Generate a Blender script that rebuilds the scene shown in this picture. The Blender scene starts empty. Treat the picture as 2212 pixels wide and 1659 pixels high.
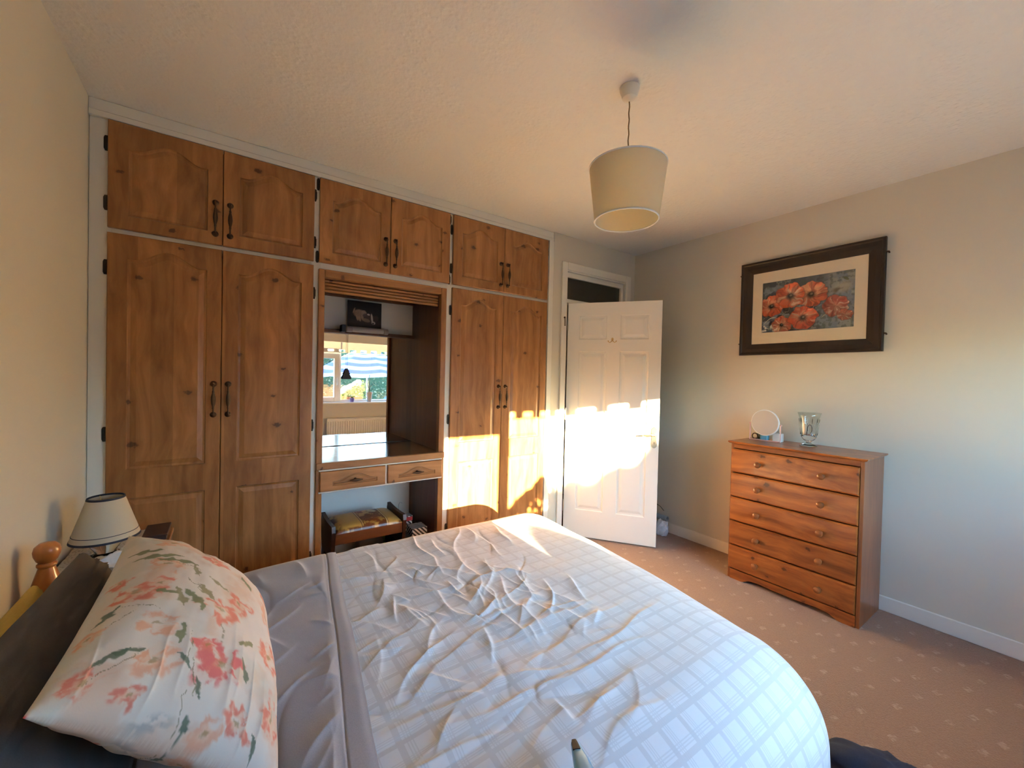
import bpy, bmesh, math, random
import numpy as np
from mathutils import Vector, Matrix

random.seed(7)
SC = bpy.context.scene
COL = SC.collection
PI = math.pi

# ------------------------------------------------------------------ camera
CX, CY, CZ = 0.5119, -2.601, 1.3464
YAW, PITCH, ROLL, FPX = 0.6122, -0.0154, 0.0231, 882.98
f_ = Vector((math.sin(YAW)*math.cos(PITCH), math.cos(YAW)*math.cos(PITCH), math.sin(PITCH)))
r_ = Vector((math.cos(YAW), -math.sin(YAW), 0))
u_ = r_.cross(f_)
r2 = r_*math.cos(ROLL) + u_*math.sin(ROLL)
u2 = -r_*math.sin(ROLL) + u_*math.cos(ROLL)
cam_d = bpy.data.cameras.new('camera')
cam_d.sensor_width = 36.0
cam_d.lens = FPX/2212*36.0
cam_d.clip_start = 0.02
cam = bpy.data.objects.new('camera', cam_d)
COL.objects.link(cam)
m = Matrix((r2, u2, -f_)).transposed().to_4x4()
m.translation = (CX, CY, CZ)
cam.matrix_world = m
SC.camera = cam

# ------------------------------------------------------------------ light
SUN_DIR = Vector((0.0726, 1.0, -0.1985)).normalized()      # travel direction
SUN_STRENGTH = 112.0
SKY_STRENGTH = 2.55
EXPOSURE = 0.24
w = bpy.data.worlds.new('sky')
SC.world = w
w.use_nodes = True
nt = w.node_tree
bg = nt.nodes['Background']
sky = nt.nodes.new('ShaderNodeTexSky')
sky.sky_type = 'NISHITA'
sky.sun_disc = False
sky.sun_elevation = math.radians(28)
sky.sun_rotation = math.atan2(-SUN_DIR.x, -SUN_DIR.y)
sky.air_density = 1.0
sky.dust_density = 0.6
sky.ozone_density = 1.6
wb = nt.nodes.new('ShaderNodeMix'); wb.data_type = 'RGBA'; wb.blend_type = 'MULTIPLY'
wb.inputs[0].default_value = 1.0
wb.inputs[7].default_value = (0.55, 0.87, 1.08, 1)          # the camera's warm-light white balance makes the sky bluer
nt.links.new(sky.outputs[0], wb.inputs[6]); nt.links.new(wb.outputs[2], bg.inputs[0])
bg.inputs[1].default_value = SKY_STRENGTH
sun_d = bpy.data.lights.new('sun', 'SUN')
sun_d.energy = SUN_STRENGTH
sun_d.color = (1.0, 0.79, 0.42)
sun_d.angle = math.radians(0.53)
sun = bpy.data.objects.new('sun', sun_d)
COL.objects.link(sun)
sun.location = (0, -12, 5)
sun.rotation_euler = (-SUN_DIR).to_track_quat('Z', 'Y').to_euler()
SC.view_settings.view_transform = 'Standard'
SC.view_settings.look = 'None'
SC.view_settings.gamma = 1.0
SC.view_settings.use_curve_mapping = False
SC.view_settings.exposure = EXPOSURE
SC.cycles.use_denoising = True
SC.cycles.denoiser = 'OPENIMAGEDENOISE'
SC.cycles.max_bounces = 6
SC.cycles.diffuse_bounces = 4
SC.cycles.glossy_bounces = 4
SC.cycles.transmission_bounces = 8
SC.cycles.transparent_max_bounces = 12
SC.cycles.use_adaptive_sampling = True
SC.cycles.adaptive_threshold = 0.08
SC.cycles.use_light_tree = False
SC.cycles.sample_clamp_indirect = 12.0

# ------------------------------------------------------------------ helpers
WLOC = {}

def tag(o, label=None, cat=None, group=None, kind=None):
    if label: o['label'] = label
    if cat: o['category'] = cat
    if group: o['group'] = group
    if kind: o['kind'] = kind
    return o

def thing(name, loc, label, cat, group=None, kind=None):
    o = bpy.data.objects.new(name, None)
    o.empty_display_size = 0.05
    COL.objects.link(o)
    o.location = loc
    WLOC[o] = Vector(loc)
    return tag(o, label, cat, group, kind)

def obj(name, bm, mat, parent=None, smooth=False, label=None, cat=None, group=None, kind=None, auto=None, recalc=True):
    """bm is in world coordinates; the object's origin goes to the bottom centre of its box."""
    if recalc:
        bmesh.ops.recalc_face_normals(bm, faces=bm.faces)
    co = [v.co for v in bm.verts]
    lo = Vector((min(c.x for c in co), min(c.y for c in co), min(c.z for c in co)))
    hi = Vector((max(c.x for c in co), max(c.y for c in co), max(c.z for c in co)))
    c = Vector(((lo.x+hi.x)/2, (lo.y+hi.y)/2, lo.z))
    for v in bm.verts: v.co -= c
    me = bpy.data.meshes.new(name)
    for f in bm.faces: f.smooth = smooth
    bm.to_mesh(me); bm.free()
    mats = mat if isinstance(mat, (list, tuple)) else [mat]
    for k in mats: me.materials.append(M[k] if isinstance(k, str) else k)
    o = bpy.data.objects.new(name, me)
    COL.objects.link(o)
    WLOC[o] = c
    if parent is not None:
        o.parent = parent
        o.location = c - WLOC[parent]
    else:
        o.location = c
    if auto is not None:
        me.set_sharp_from_angle(angle=math.radians(auto))
    return tag(o, label, cat, group, kind)

def inst(name, src, wloc, parent, rot=None):
    o = bpy.data.objects.new(name, src.data)
    COL.objects.link(o)
    WLOC[o] = Vector(wloc)
    o.parent = parent
    o.location = Vector(wloc) - WLOC[parent]
    if rot: o.rotation_euler = rot
    return o

def box(bm, x0, x1, y0, y1, z0, z1, bev=0.0, seg=1):
    r = bmesh.ops.create_cube(bm, size=1.0)
    for v in r['verts']:
        v.co.x = x0 if v.co.x < 0 else x1
        v.co.y = y0 if v.co.y < 0 else y1
        v.co.z = z0 if v.co.z < 0 else z1
    if bev > 0:
        es = list({e for v in r['verts'] for e in v.link_edges})
        bmesh.ops.bevel(bm, geom=es, offset=bev, segments=seg, profile=0.5, affect='EDGES')
    return bm

def nb(): return bmesh.new()

def bx(*a, **k): return box(nb(), *a, **k)

def lathe(bm, prof, origin, seg=32, axis='z', cap=True):
    """profile of (radius, height) turned round an axis through origin."""
    o = Vector(origin)
    rings = []
    for r, h in prof:
        ring = []
        for i in range(seg):
            a = 2*PI*i/seg
            p = (r*math.cos(a), r*math.sin(a), h)
            if axis == 'x': p = (h, r*math.cos(a), r*math.sin(a))
            elif axis == 'y': p = (r*math.cos(a), h, r*math.sin(a))
            ring.append(bm.verts.new(o + Vector(p)))
        rings.append(ring)
    for a, b in zip(rings, rings[1:]):
        for i in range(seg):
            j = (i+1) % seg
            bm.faces.new((a[i], a[j], b[j], b[i]))
    if cap:
        bm.faces.new(rings[0]); bm.faces.new(rings[-1])
    return bm

def tube(bm, pts, r, seg=8, cap=True):
    pts = [Vector(p) for p in pts]
    n = len(pts)
    rr = r if isinstance(r, (list, tuple)) else [r]*n
    rings = []
    up = None
    for i, p in enumerate(pts):
        t = (pts[min(i+1, n-1)] - pts[max(i-1, 0)]).normalized()
        if up is None:
            up = t.orthogonal().normalized()
        up = (up - t*up.dot(t)).normalized()
        s = t.cross(up)
        rings.append([bm.verts.new(p + (up*math.cos(2*PI*k/seg) + s*math.sin(2*PI*k/seg))*rr[i]) for k in range(seg)])
    for a, b in zip(rings, rings[1:]):
        for k in range(seg):
            j = (k+1) % seg
            bm.faces.new((a[k], a[j], b[j], b[k]))
    if cap:
        bm.faces.new(rings[0]); bm.faces.new(rings[-1])
    return bm

def prism(bm, poly, mapf, d0, d1):
    """2-D polygon extruded between depths; mapf(u, v, d) -> point"""
    a = [bm.verts.new(mapf(u, v, d0)) for u, v in poly]
    b = [bm.verts.new(mapf(u, v, d1)) for u, v in poly]
    n = len(poly)
    bm.faces.new(a); bm.faces.new(b[::-1])
    for i in range(n):
        j = (i+1) % n
        bm.faces.new((a[i], b[i], b[j], a[j]))
    return bm

def offset_poly(poly, d):
    """inward offset of a counter-clockwise polygon"""
    n = len(poly); out = []
    for i in range(n):
        p0, p1, p2 = Vector(poly[i-1]), Vector(poly[i]), Vector(poly[(i+1) % n])
        e1 = (p1-p0).normalized(); e2 = (p2-p1).normalized()
        n1 = Vector((-e1.y, e1.x)); n2 = Vector((-e2.y, e2.x))
        b = (n1+n2)
        b = b/max(0.5, b.dot(n1)) if b.length > 1e-6 else n1
        out.append(tuple(p1 + b*d))
    return out

def arch_outline(u0, u1, v0, v1, ah, n=22, sh=0.1):
    """panel outline with a cathedral top, counter-clockwise; v1 is the crown."""
    if ah <= 0: return [(u0, v0), (u1, v0), (u1, v1), (u0, v1)]
    vs = v1-ah
    pts = [(u0, v0), (u1, v0), (u1, vs)]
    w_ = u1-u0
    for i in range(n+1):
        t = i/n
        pts.append((u1 - w_*(sh + (1-2*sh)*t), vs + ah*(0.5-0.5*math.cos(2*PI*t))**0.85))
    pts.append((u0, vs))
    return pts

PROFILE = [(0.0, 0.0), (0.004, 0.006), (0.012, 0.0075), (0.016, 0.006), (0.034, 0.0005)]

def slab_with_holes(bm, rect, holes, mapf, thick, wall=0.003, edge=0.003):
    u0, u1, v0, v1 = rect
    e = edge
    R = [(u0+e, v0+e), (u1-e, v0+e), (u1-e, v1-e), (u0+e, v1-e)]
    R2 = [(u0, v0), (u1, v0), (u1, v1), (u0, v1)]
    edges = []
    def loop(poly, d):
        vs = [bm.verts.new(mapf(u, v, d)) for u, v in poly]
        es = [bm.edges.new((vs[i], vs[(i+1) % len(vs)])) for i in range(len(vs))]
        return vs, es
    o, oe = loop(R, 0.0); edges += oe
    hv = []
    for h in holes:
        v_, e_ = loop(h, 0.0); edges += e_; hv.append(v_)
    bmesh.ops.triangle_fill(bm, use_beauty=True, use_dissolve=False, edges=edges)
    a = [bm.verts.new(mapf(u, v, e)) for u, v in R2]
    b = [bm.verts.new(mapf(u, v, thick)) for u, v in R2]
    for i in range(4):
        j = (i+1) % 4
        bm.faces.new((o[i], o[j], a[j], a[i]))
        bm.faces.new((a[i], a[j], b[j], b[i]))
    bm.faces.new(b)
    for h, vs in zip(holes, hv):
        k = [bm.verts.new(mapf(u, v, wall+0.006)) for u, v in h]
        for i in range(len(h)):
            j = (i+1) % len(h)
            bm.faces.new((vs[i], vs[j], k[j], k[i]))
    return bm

def raised_panel(bm, outline, mapf, prof=PROFILE, sgn=1):
    rings = []
    for ins, d in prof:
        rings.append([bm.verts.new(mapf(u, v, d*sgn)) for u, v in offset_poly(outline, ins)])
    n = len(outline)
    for a, b in zip(rings, rings[1:]):
        for i in range(n):
            j = (i+1) % n
            bm.faces.new((a[i], a[j], b[j], b[i]))
    es = [bm.edges.get((rings[-1][i], rings[-1][(i+1) % n])) for i in range(n)]
    bmesh.ops.triangle_fill(bm, use_beauty=True, use_dissolve=False, edges=es)
    return bm

# numpy value noise
_rng = np.random.RandomState(11)
_T = _rng.rand(256, 256)
def vnoise(x, y, s=0):
    x = np.asarray(x, float)+s*17.3; y = np.asarray(y, float)+s*9.1
    xi = np.floor(x).astype(int); yi = np.floor(y).astype(int)
    fx = x-xi; fy = y-yi
    fx = fx*fx*fx*(fx*(fx*6-15)+10); fy = fy*fy*fy*(fy*(fy*6-15)+10)
    g = lambda a, b: _T[a & 255, b & 255]
    return (g(xi, yi)*(1-fx)+g(xi+1, yi)*fx)*(1-fy)+(g(xi, yi+1)*(1-fx)+g(xi+1, yi+1)*fx)*fy
def fbm(x, y, o=4, s=0):
    t = 0; a = 0.5; n = 0
    for k in range(o):
        t = t + a*vnoise(x*2**k, y*2**k, s+k); n += a; a *= 0.5
    return t/n
def ridge(x, y, s=0, p=3):
    return (1-np.abs(2*vnoise(x, y, s)-1))**p
def sstep(a, b, x):
    t = np.clip((x-a)/(b-a), 0, 1); return t*t*(3-2*t)
def mixc(c, col, m):
    return c*(1-m[..., None]) + np.array(col)*m[..., None]
def lin(c):
    c = np.asarray(c, float)
    return np.where(c <= 0.04045, c/12.92, ((c+0.055)/1.055)**2.4)
def S(r, g, b): return tuple(float(v) for v in lin(np.array([r, g, b])/255.0))

def grid_mesh(name, P, mat, parent=None, color=None, uv=None, smooth=True, close=None, label=None, cat=None, group=None, thickness=0.0):
    """P: (n, m, 3) array of world points -> one mesh"""
    n, mm = P.shape[:2]
    V = P.reshape(-1, 3)
    lo = V.min(0); hi = V.max(0)
    c = Vector(((lo[0]+hi[0])/2, (lo[1]+hi[1])/2, lo[2]))
    V = V - np.array(c)
    idx = np.arange(n*mm).reshape(n, mm)
    F = np.stack([idx[:-1, :-1], idx[1:, :-1], idx[1:, 1:], idx[:-1, 1:]], -1).reshape(-1, 4)
    me = bpy.data.meshes.new(name)
    me.vertices.add(len(V)); me.vertices.foreach_set('co', V.ravel().astype(np.float32))
    me.loops.add(F.size); me.loops.foreach_set('vertex_index', F.ravel().astype(np.int32))
    me.polygons.add(len(F))
    me.polygons.foreach_set('loop_start', np.arange(0, F.size, 4, dtype=np.int32))
    me.polygons.foreach_set('use_smooth', np.full(len(F), smooth))
    me.update(calc_edges=True)
    if color is not None:
        a = me.color_attributes.new('print', 'FLOAT_COLOR', 'POINT')
        cc = np.ones((n*mm, 4), np.float32); cc[:, :3] = color.reshape(-1, 3)
        a.data.foreach_set('color', cc.ravel())
    if uv is not None:
        l = me.uv_layers.new(name='UVMap')
        l.data.foreach_set('uv', uv.reshape(-1, 2)[F.ravel()].astype(np.float32).ravel())
    me.materials.append(M[mat])
    o = bpy.data.objects.new(name, me)
    COL.objects.link(o)
    WLOC[o] = c
    if parent is not None:
        o.parent = parent; o.location = c - WLOC[parent]
    else:
        o.location = c
    if thickness:
        md = o.modifiers.new('thick', 'SOLIDIFY'); md.thickness = thickness; md.offset = -1
    return tag(o, label, cat, group)

# ------------------------------------------------------------------ materials
M = {}
class NT:
    def __init__(s, name):
        s.m = bpy.data.materials.new(name); s.m.use_nodes = True
        s.t = s.m.node_tree; s.b = s.t.nodes['Principled BSDF']; s.out = s.t.nodes['Material Output']
        M[name] = s.m
    def n(s, typ, **kw):
        nd = s.t.nodes.new('ShaderNode'+typ)
        for k, v in kw.items():
            if k.startswith('i_'):
                nd.inputs[k[2:].replace('_', ' ')].default_value = v
            else: setattr(nd, k, v)
        return nd
    def l(s, a, b): s.t.links.new(a, b)
    def math(s, op, a, b=None, c=None):
        nd = s.n('Math', operation=op)
        for i, v in enumerate((a, b, c)):
            if v is None: continue
            if isinstance(v, (int, float)): nd.inputs[i].default_value = v
            else: s.l(v, nd.inputs[i])
        return nd.outputs[0]
    def ramp(s, fac, stops, interp='LINEAR'):
        nd = s.n('ValToRGB'); nd.color_ramp.interpolation = interp
        e = nd.color_ramp.elements
        while len(e) < len(stops): e.new(0.5)
        for q, (p, c) in zip(e, stops):
            q.position = p; q.color = (*c, 1) if len(c) == 3 else c
        s.l(fac, nd.inputs[0]); return nd.outputs[0]
    def mix(s, fac, a, b, bt='MIX'):
        nd = s.n('Mix', data_type='RGBA', blend_type=bt)
        for i, v in ((0, fac), (6, a), (7, b)):
            if isinstance(v, (int, float)): nd.inputs[i].default_value = v
            elif isinstance(v, tuple): nd.inputs[i].default_value = (*v, 1)
            else: s.l(v, nd.inputs[i])
        return nd.outputs[2]
    def bump(s, h, strength, dist):
        nd = s.n('Bump'); nd.inputs['Strength'].default_value = strength; nd.inputs['Distance'].default_value = dist
        s.l(h, nd.inputs['Height']); s.l(nd.outputs[0], s.b.inputs['Normal']); return nd
    def coords(s, rand=True, scale=(1, 1, 1)):
        tc = s.n('TexCoord'); v = tc.outputs['Object']
        if rand:
            oi = s.n('ObjectInfo'); wn = s.n('Combine' + 'XYZ')
            a = s.math('MULTIPLY', oi.outputs['Random'], 37.0)
            b = s.math('MULTIPLY', oi.outputs['Random'], 91.0)
            s.l(a, wn.inputs[0]); s.l(b, wn.inputs[1]); s.l(a, wn.inputs[2])
            ad = s.n('VectorMath', operation='ADD'); s.l(v, ad.inputs[0]); s.l(wn.outputs[0], ad.inputs[1]); v = ad.outputs[0]
        mp = s.n('Mapping'); mp.inputs['Scale'].default_value = scale
        s.l(v, mp.inputs[0]); return mp.outputs[0]

def plain(name, col, rough=0.5, metal=0.0, bumpscale=None, bumpstr=0.1, var=0.0, spec=0.5, coat=0.0):
    k = NT(name)
    k.b.inputs['Base Color'].default_value = (*col, 1)
    k.b.inputs['Roughness'].default_value = rough
    k.b.inputs['Metallic'].default_value = metal
    k.b.inputs['Specular IOR Level'].default_value = spec
    k.b.inputs['Coat Weight'].default_value = coat
    if not (var or bumpscale): return k
    v = k.coords()
    ns = k.n('TexNoise', i_Scale=bumpscale or 20.0, i_Detail=3.0)
    k.l(v, ns.inputs['Vector'])
    if var:
        c = k.ramp(ns.outputs['Fac'], [(0.3, tuple(x*(1-var) for x in col)), (0.7, tuple(min(1, x*(1+var)) for x in col))])
        k.l(c, k.b.inputs['Base Color'])
    if bumpscale: k.bump(ns.outputs['Fac'], bumpstr, 0.002)
    return k

def wood(name, light, dark, knot, axis='z', rough=0.42, knots=1.0, boards=0.09, coat=0.0, cell=6.5, kx=0.55, ky=0.8):
    k = NT(name)
    ax = 'xyz'.index(axis)
    sc = [9.0, 9.0, 9.0]; sc[ax] = 0.7
    v = k.coords(scale=(1, 1, 1))
    mp = k.n('Mapping'); mp.inputs['Scale'].default_value = sc; k.l(v, mp.inputs[0])
    # warp
    wn = k.n('TexNoise', i_Scale=2.2, i_Detail=2.0); k.l(v, wn.inputs['Vector'])
    wv = k.n('VectorMath', operation='MULTIPLY_ADD'); k.l(wn.outputs['Color'], wv.inputs[0])
    wv.inputs[1].default_value = (1.2, 1.2, 1.2); k.l(mp.outputs[0], wv.inputs[2])
    g = k.n('TexNoise', i_Scale=2.6, i_Detail=5.0, i_Roughness=0.6); k.l(wv.outputs[0], g.inputs['Vector'])
    mid = tuple((a+b)/2 for a, b in zip(light, dark))
    c = k.ramp(g.outputs['Fac'], [(0.28, dark), (0.5, mid), (0.72, light)])
    # staves of slightly different tone
    sp = k.n('SeparateXYZ'); k.l(v, sp.inputs[0])
    other = [i for i in range(3) if i != ax]
    bu = k.math('ADD', k.math('MULTIPLY', sp.outputs[other[0]], 1/boards), k.math('MULTIPLY', sp.outputs[other[1]], 0.6/boards))
    wnn = k.n('TexWhiteNoise', noise_dimensions='1D'); k.l(k.math('FLOOR', bu), wnn.inputs['W'])
    val = k.ramp(wnn.outputs['Value'], [(0.0, (0.78, 0.76, 0.74)), (1.0, (1.06, 1.05, 1.04))])
    c = k.mix(1.0, c, val, 'MULTIPLY')
    # knots, laid out on the face (across, along)
    acr = k.math('ADD', sp.outputs[other[0]], sp.outputs[other[1]])
    cb = k.n('CombineXYZ'); k.l(k.math('MULTIPLY', acr, cell*kx), cb.inputs[0]); k.l(k.math('MULTIPLY', sp.outputs[ax], cell*ky), cb.inputs[1])
    kw = k.n('VectorMath', operation='MULTIPLY_ADD'); k.l(wn.outputs['Color'], kw.inputs[0])
    kw.inputs[1].default_value = (0.35, 0.35, 0.0); k.l(cb.outputs[0], kw.inputs[2])
    fine = k.n('TexNoise', i_Scale=70.0, i_Detail=2.0); k.l(v, fine.inputs['Vector'])
    kf = k.n('VectorMath', operation='MULTIPLY_ADD'); k.l(fine.outputs['Color'], kf.inputs[0])
    kf.inputs[1].default_value = (0.17, 0.17, 0.0); k.l(kw.outputs[0], kf.inputs[2])
    vo = k.n('TexVoronoi', voronoi_dimensions='2D', i_Scale=1.0, i_Randomness=1.0); k.l(kf.outputs[0], vo.inputs['Vector'])
    sx = k.n('SeparateColor'); k.l(vo.outputs['Color'], sx.inputs[0])
    on = k.math('LESS_THAN', sx.outputs[0], 0.36*knots)
    size = k.math('MULTIPLY_ADD', sx.outputs[1], 0.055, 0.04)
    kd = k.math('DIVIDE', vo.outputs['Distance'], size)
    km_ = k.n('MapRange', interpolation_type='SMOOTHSTEP'); k.l(kd, km_.inputs[0])
    km_.inputs[1].default_value = 1.25; km_.inputs[2].default_value = 0.55; km_.inputs[3].default_value = 0; km_.inputs[4].default_value = 0.8
    kmask = k.math('MULTIPLY', km_.outputs[0], on)
    halo = k.n('MapRange', interpolation_type='SMOOTHSTEP'); k.l(kd, halo.inputs[0])
    halo.inputs[1].default_value = 3.2; halo.inputs[2].default_value = 0.8; halo.inputs[3].default_value = 0; halo.inputs[4].default_value = 0.45
    c = k.mix(k.math('MULTIPLY', halo.outputs[0], on), c, dark)
    c = k.mix(kmask, c, knot)
    k.l(c, k.b.inputs['Base Color'])
    k.b.inputs['Roughness'].default_value = rough
    k.b.inputs['Coat Weight'].default_value = coat
    k.b.inputs['Coat Roughness'].default_value = 0.15
    return k

def printed(name, rough=0.6, bumpscale=None):
    k = NT(name)
    a = k.n('VertexColor', layer_name='print')
    k.l(a.outputs[0], k.b.inputs['Base Color'])
    k.b.inputs['Roughness'].default_value = rough
    ns = k.n('TexNoise', i_Scale=bumpscale or 300.0, i_Detail=2.0); k.l(k.coords(False), ns.inputs['Vector'])
    k.bump(ns.outputs['Fac'], 0.15, 0.001)
    return k

def glass_thin(name, gloss=0.06, tint=(1, 1, 1), rough=0.0):
    k = NT(name)
    k.t.nodes.remove(k.b)
    tr = k.n('BsdfTransparent'); tr.inputs[0].default_value = (*tint, 1)
    gl = k.n('BsdfGlossy'); gl.inputs['Roughness'].default_value = rough
    mx = k.n('MixShader'); mx.inputs[0].default_value = gloss
    k.l(tr.outputs[0], mx.inputs[1]); k.l(gl.outputs[0], mx.inputs[2]); k.l(mx.outputs[0], k.out.inputs[0])
    return k

def mats():
    # cream wall
    k = NT('wall_paint')
    v = k.coords(False)
    n1 = k.n('TexNoise', i_Scale=1.1, i_Detail=2.0); k.l(v, n1.inputs['Vector'])
    k.l(k.ramp(n1.outputs['Fac'], [(0.3, (0.63, 0.572, 0.468)), (0.7, (0.67, 0.612, 0.503))]), k.b.inputs['Base Color'])
    k.b.inputs['Roughness'].default_value = 0.62
    # stippled ceiling
    k = NT('ceiling_paint')
    v = k.coords(False)
    k.b.inputs['Base Color'].default_value = (0.785, 0.755, 0.715, 1)
    k.b.inputs['Roughness'].default_value = 0.7
    a = k.n('TexVoronoi', i_Scale=48.0); k.l(v, a.inputs['Vector'])
    b = k.n('TexNoise', i_Scale=30.0, i_Detail=4.0, i_Roughness=0.6); k.l(v, b.inputs['Vector'])
    c = k.n('TexNoise', i_Scale=3.0, i_Detail=1.0); k.l(v, c.inputs['Vector'])
    h = k.math('MULTIPLY', k.math('POWER', k.math('SUBTRACT', 1.0, a.outputs['Distance']), 3.0), k.ramp(c.outputs['Fac'], [(0.35, (0.25,)*3), (0.65, (1,)*3)]))
    h = k.math('ADD', k.math('MULTIPLY', h, 0.6), b.outputs['Fac'])
    k.bump(h, 0.62, 0.006)
    # carpet
    k = NT('carpet')
    v = k.coords(False)
    n1 = k.n('TexNoise', i_Scale=2.0, i_Detail=3.0); k.l(v, n1.inputs['Vector'])
    n2 = k.n('TexNoise', i_Scale=220.0, i_Detail=3.0); k.l(v, n2.inputs['Vector'])
    c = k.ramp(n1.outputs['Fac'], [(0.3, (0.215, 0.100, 0.041)), (0.7, (0.258, 0.123, 0.053))])
    c = k.mix(0.35, c, k.ramp(n2.outputs['Fac'], [(0.3, (0.135, 0.056, 0.021)), (0.7, (0.31, 0.162, 0.08))]))
    mp = k.n('Mapping'); mp.inputs['Scale'].default_value = (6.5, 9.5, 1); mp.inputs['Rotation'].default_value = (0, 0, 0.5); k.l(v, mp.inputs[0])
    vo = k.n('TexVoronoi', voronoi_dimensions='2D', distance='CHEBYCHEV', i_Scale=1.0, i_Randomness=0.35); k.l(mp.outputs[0], vo.inputs['Vector'])
    n3 = k.n('TexNoise', i_Scale=60.0, i_Detail=2.0); k.l(v, n3.inputs['Vector'])
    mk = k.math('MULTIPLY', k.math('LESS_THAN', vo.outputs['Distance'], 0.12), k.ramp(n3.outputs['Fac'], [(0.38, (0, 0, 0)), (0.6, (1, 1, 1))]))
    c = k.mix(k.math('MULTIPLY', mk, 0.33), c, (0.52, 0.36, 0.24))
    k.l(c, k.b.inputs['Base Color']); k.b.inputs['Roughness'].default_value = 0.95
    k.b.inputs['Sheen Weight'].default_value = 0.3
    k.bump(n2.outputs['Fac'], 0.6, 0.004)
    plain('gloss_paint', (0.80, 0.755, 0.66), 0.32)
    plain('door_paint', (0.88, 0.84, 0.755), 0.35)
    plain('white_board', (0.88, 0.86, 0.80), 0.6)
    plain('upvc', (0.80, 0.79, 0.76), 0.3)
    wood('pine_door', (0.45, 0.205, 0.070), (0.245, 0.095, 0.028), (0.06, 0.020, 0.007), 'z', cell=9.0, rough=0.36, boards=0.085)
    wood('pine_rail', (0.46, 0.22, 0.078), (0.28, 0.115, 0.035), (0.06, 0.020, 0.007), 'x', cell=9.0, rough=0.36, boards=0.085)
    wood('laminate_dark', (0.20, 0.085, 0.04), (0.14, 0.056, 0.026), (0.09, 0.035, 0.015), 'z', knots=0.0, rough=0.45)
    wood('desk_laminate', (0.30, 0.15, 0.068), (0.22, 0.105, 0.046), (0.12, 0.05, 0.02), 'x', knots=0.0, rough=0.16)
    wood('chest_y', (0.47, 0.15, 0.032), (0.17, 0.038, 0.008), (0.045, 0.010, 0.003), 'y', cell=7.0, rough=0.30, coat=0.25, boards=0.4, knots=1.7, kx=1.0, ky=0.7)
    wood('chest_z', (0.32, 0.105, 0.028), (0.18, 0.048, 0.013), (0.06, 0.014, 0.005), 'z', cell=6.0, rough=0.32, coat=0.3, boards=0.13, knots=0.5)
    wood('headboard_pine', (0.50, 0.20, 0.055), (0.33, 0.10, 0.025), (0.1, 0.03, 0.01), 'z', knots=0.2, rough=0.28, coat=0.5)
    wood('mahogany', (0.045, 0.016, 0.010), (0.022, 0.008, 0.006), (0.01, 0.004, 0.003), 'z', knots=0.0, rough=0.3, coat=0.3)
    wood('mahogany_rail', (0.27, 0.085, 0.03), (0.15, 0.042, 0.015), (0.06, 0.02, 0.01), 'x', knots=0.0, rough=0.3, coat=0.3)
    wood('frame_ebony', (0.030, 0.017, 0.012), (0.016, 0.009, 0.007), (0.01, 0.006, 0.005), 'z', knots=0.0, rough=0.42)
    plain('bronze', (0.085, 0.048, 0.026), 0.42, 0.75, bumpscale=120, bumpstr=0.08)
    plain('hinge_metal', (0.05, 0.038, 0.028), 0.5, 0.6)
    plain('brass', (0.72, 0.52, 0.24), 0.28, 1.0)
    plain('nickel', (0.55, 0.50, 0.42), 0.35, 1.0)
    plain('silver', (0.72, 0.72, 0.72), 0.05, 1.0)
    plain('grey_light_fitting', (0.33, 0.30, 0.28), 0.35)
    plain('tube_white', (0.42, 0.40, 0.39), 0.3)
    plain('cord_brown', (0.22, 0.14, 0.07), 0.7)
    plain('dark_plastic', (0.02, 0.018, 0.018), 0.4)
    plain('tree_dark', (0.055, 0.05, 0.06), 0.6)
    plain('grey_fabric', (0.35, 0.365, 0.42), 0.85, bumpscale=350, bumpstr=0.15, var=0.06)
    M['grey_fabric'].node_tree.nodes['Principled BSDF'].inputs['Sheen Weight'].default_value = 0.35
    plain('grey_pillow', (0.088, 0.078, 0.076), 0.9, bumpscale=350, bumpstr=0.15, var=0.06)
    plain('yellow_fabric', (0.55, 0.37, 0.085), 0.9, bumpscale=200, bumpstr=0.2, var=0.05)
    plain('mattress_white', (0.72, 0.71, 0.69), 0.9)
    plain('navy_cloth', (0.012, 0.017, 0.036), 0.9, bumpscale=250, bumpstr=0.2, var=0.15)
    plain('cream_paper', (0.72, 0.66, 0.50), 0.8)
    plain('white_plastic', (0.72, 0.73, 0.78), 0.35)
    plain('grey_tube', (0.36, 0.37, 0.38), 0.35)
    plain('black_rubber', (0.015, 0.015, 0.015), 0.5)
    plain('mat_board', (0.72, 0.62, 0.45), 0.85, bumpscale=400, bumpstr=0.05)
    plain('pink_metal', (0.66, 0.42, 0.40), 0.35, 0.2)
    plain('disc_reflection', (0.46, 0.41, 0.37), 0.35)  # even beige stands in for the wall reflected in the vanity mirror
    plain('blue_box', (0.10, 0.36, 0.55), 0.4)
    plain('white_box', (0.78, 0.78, 0.76), 0.5)
    plain('teal_dark', (0.03, 0.08, 0.08), 0.5)
    plain('hair_band', (0.09, 0.045, 0.03), 0.7)
    plain('purple_pot', (0.22, 0.16, 0.42), 0.4)
    plain('white_pot', (0.62, 0.53, 0.44), 0.35)
    plain('terracotta', (0.62, 0.25, 0.09), 0.8)
    plain('soil', (0.05, 0.03, 0.02), 0.95)
    plain('leaf_green', (0.16, 0.27, 0.05), 0.6, var=0.2)
    plain('leaf_dark', (0.05, 0.085, 0.03), 0.7, var=0.35)
    plain('stem', (0.12, 0.13, 0.10), 0.7)
    plain('petal_white', (0.86, 0.86, 0.82), 0.6)
    plain('navy_band', (0.02, 0.02, 0.035), 0.7)
    plain('box_brown', (0.07, 0.03, 0.022), 0.5)
    plain('tool_blue', (0.12, 0.34, 0.55), 0.4)
    plain('tool_grey', (0.16, 0.19, 0.22), 0.35)
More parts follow.
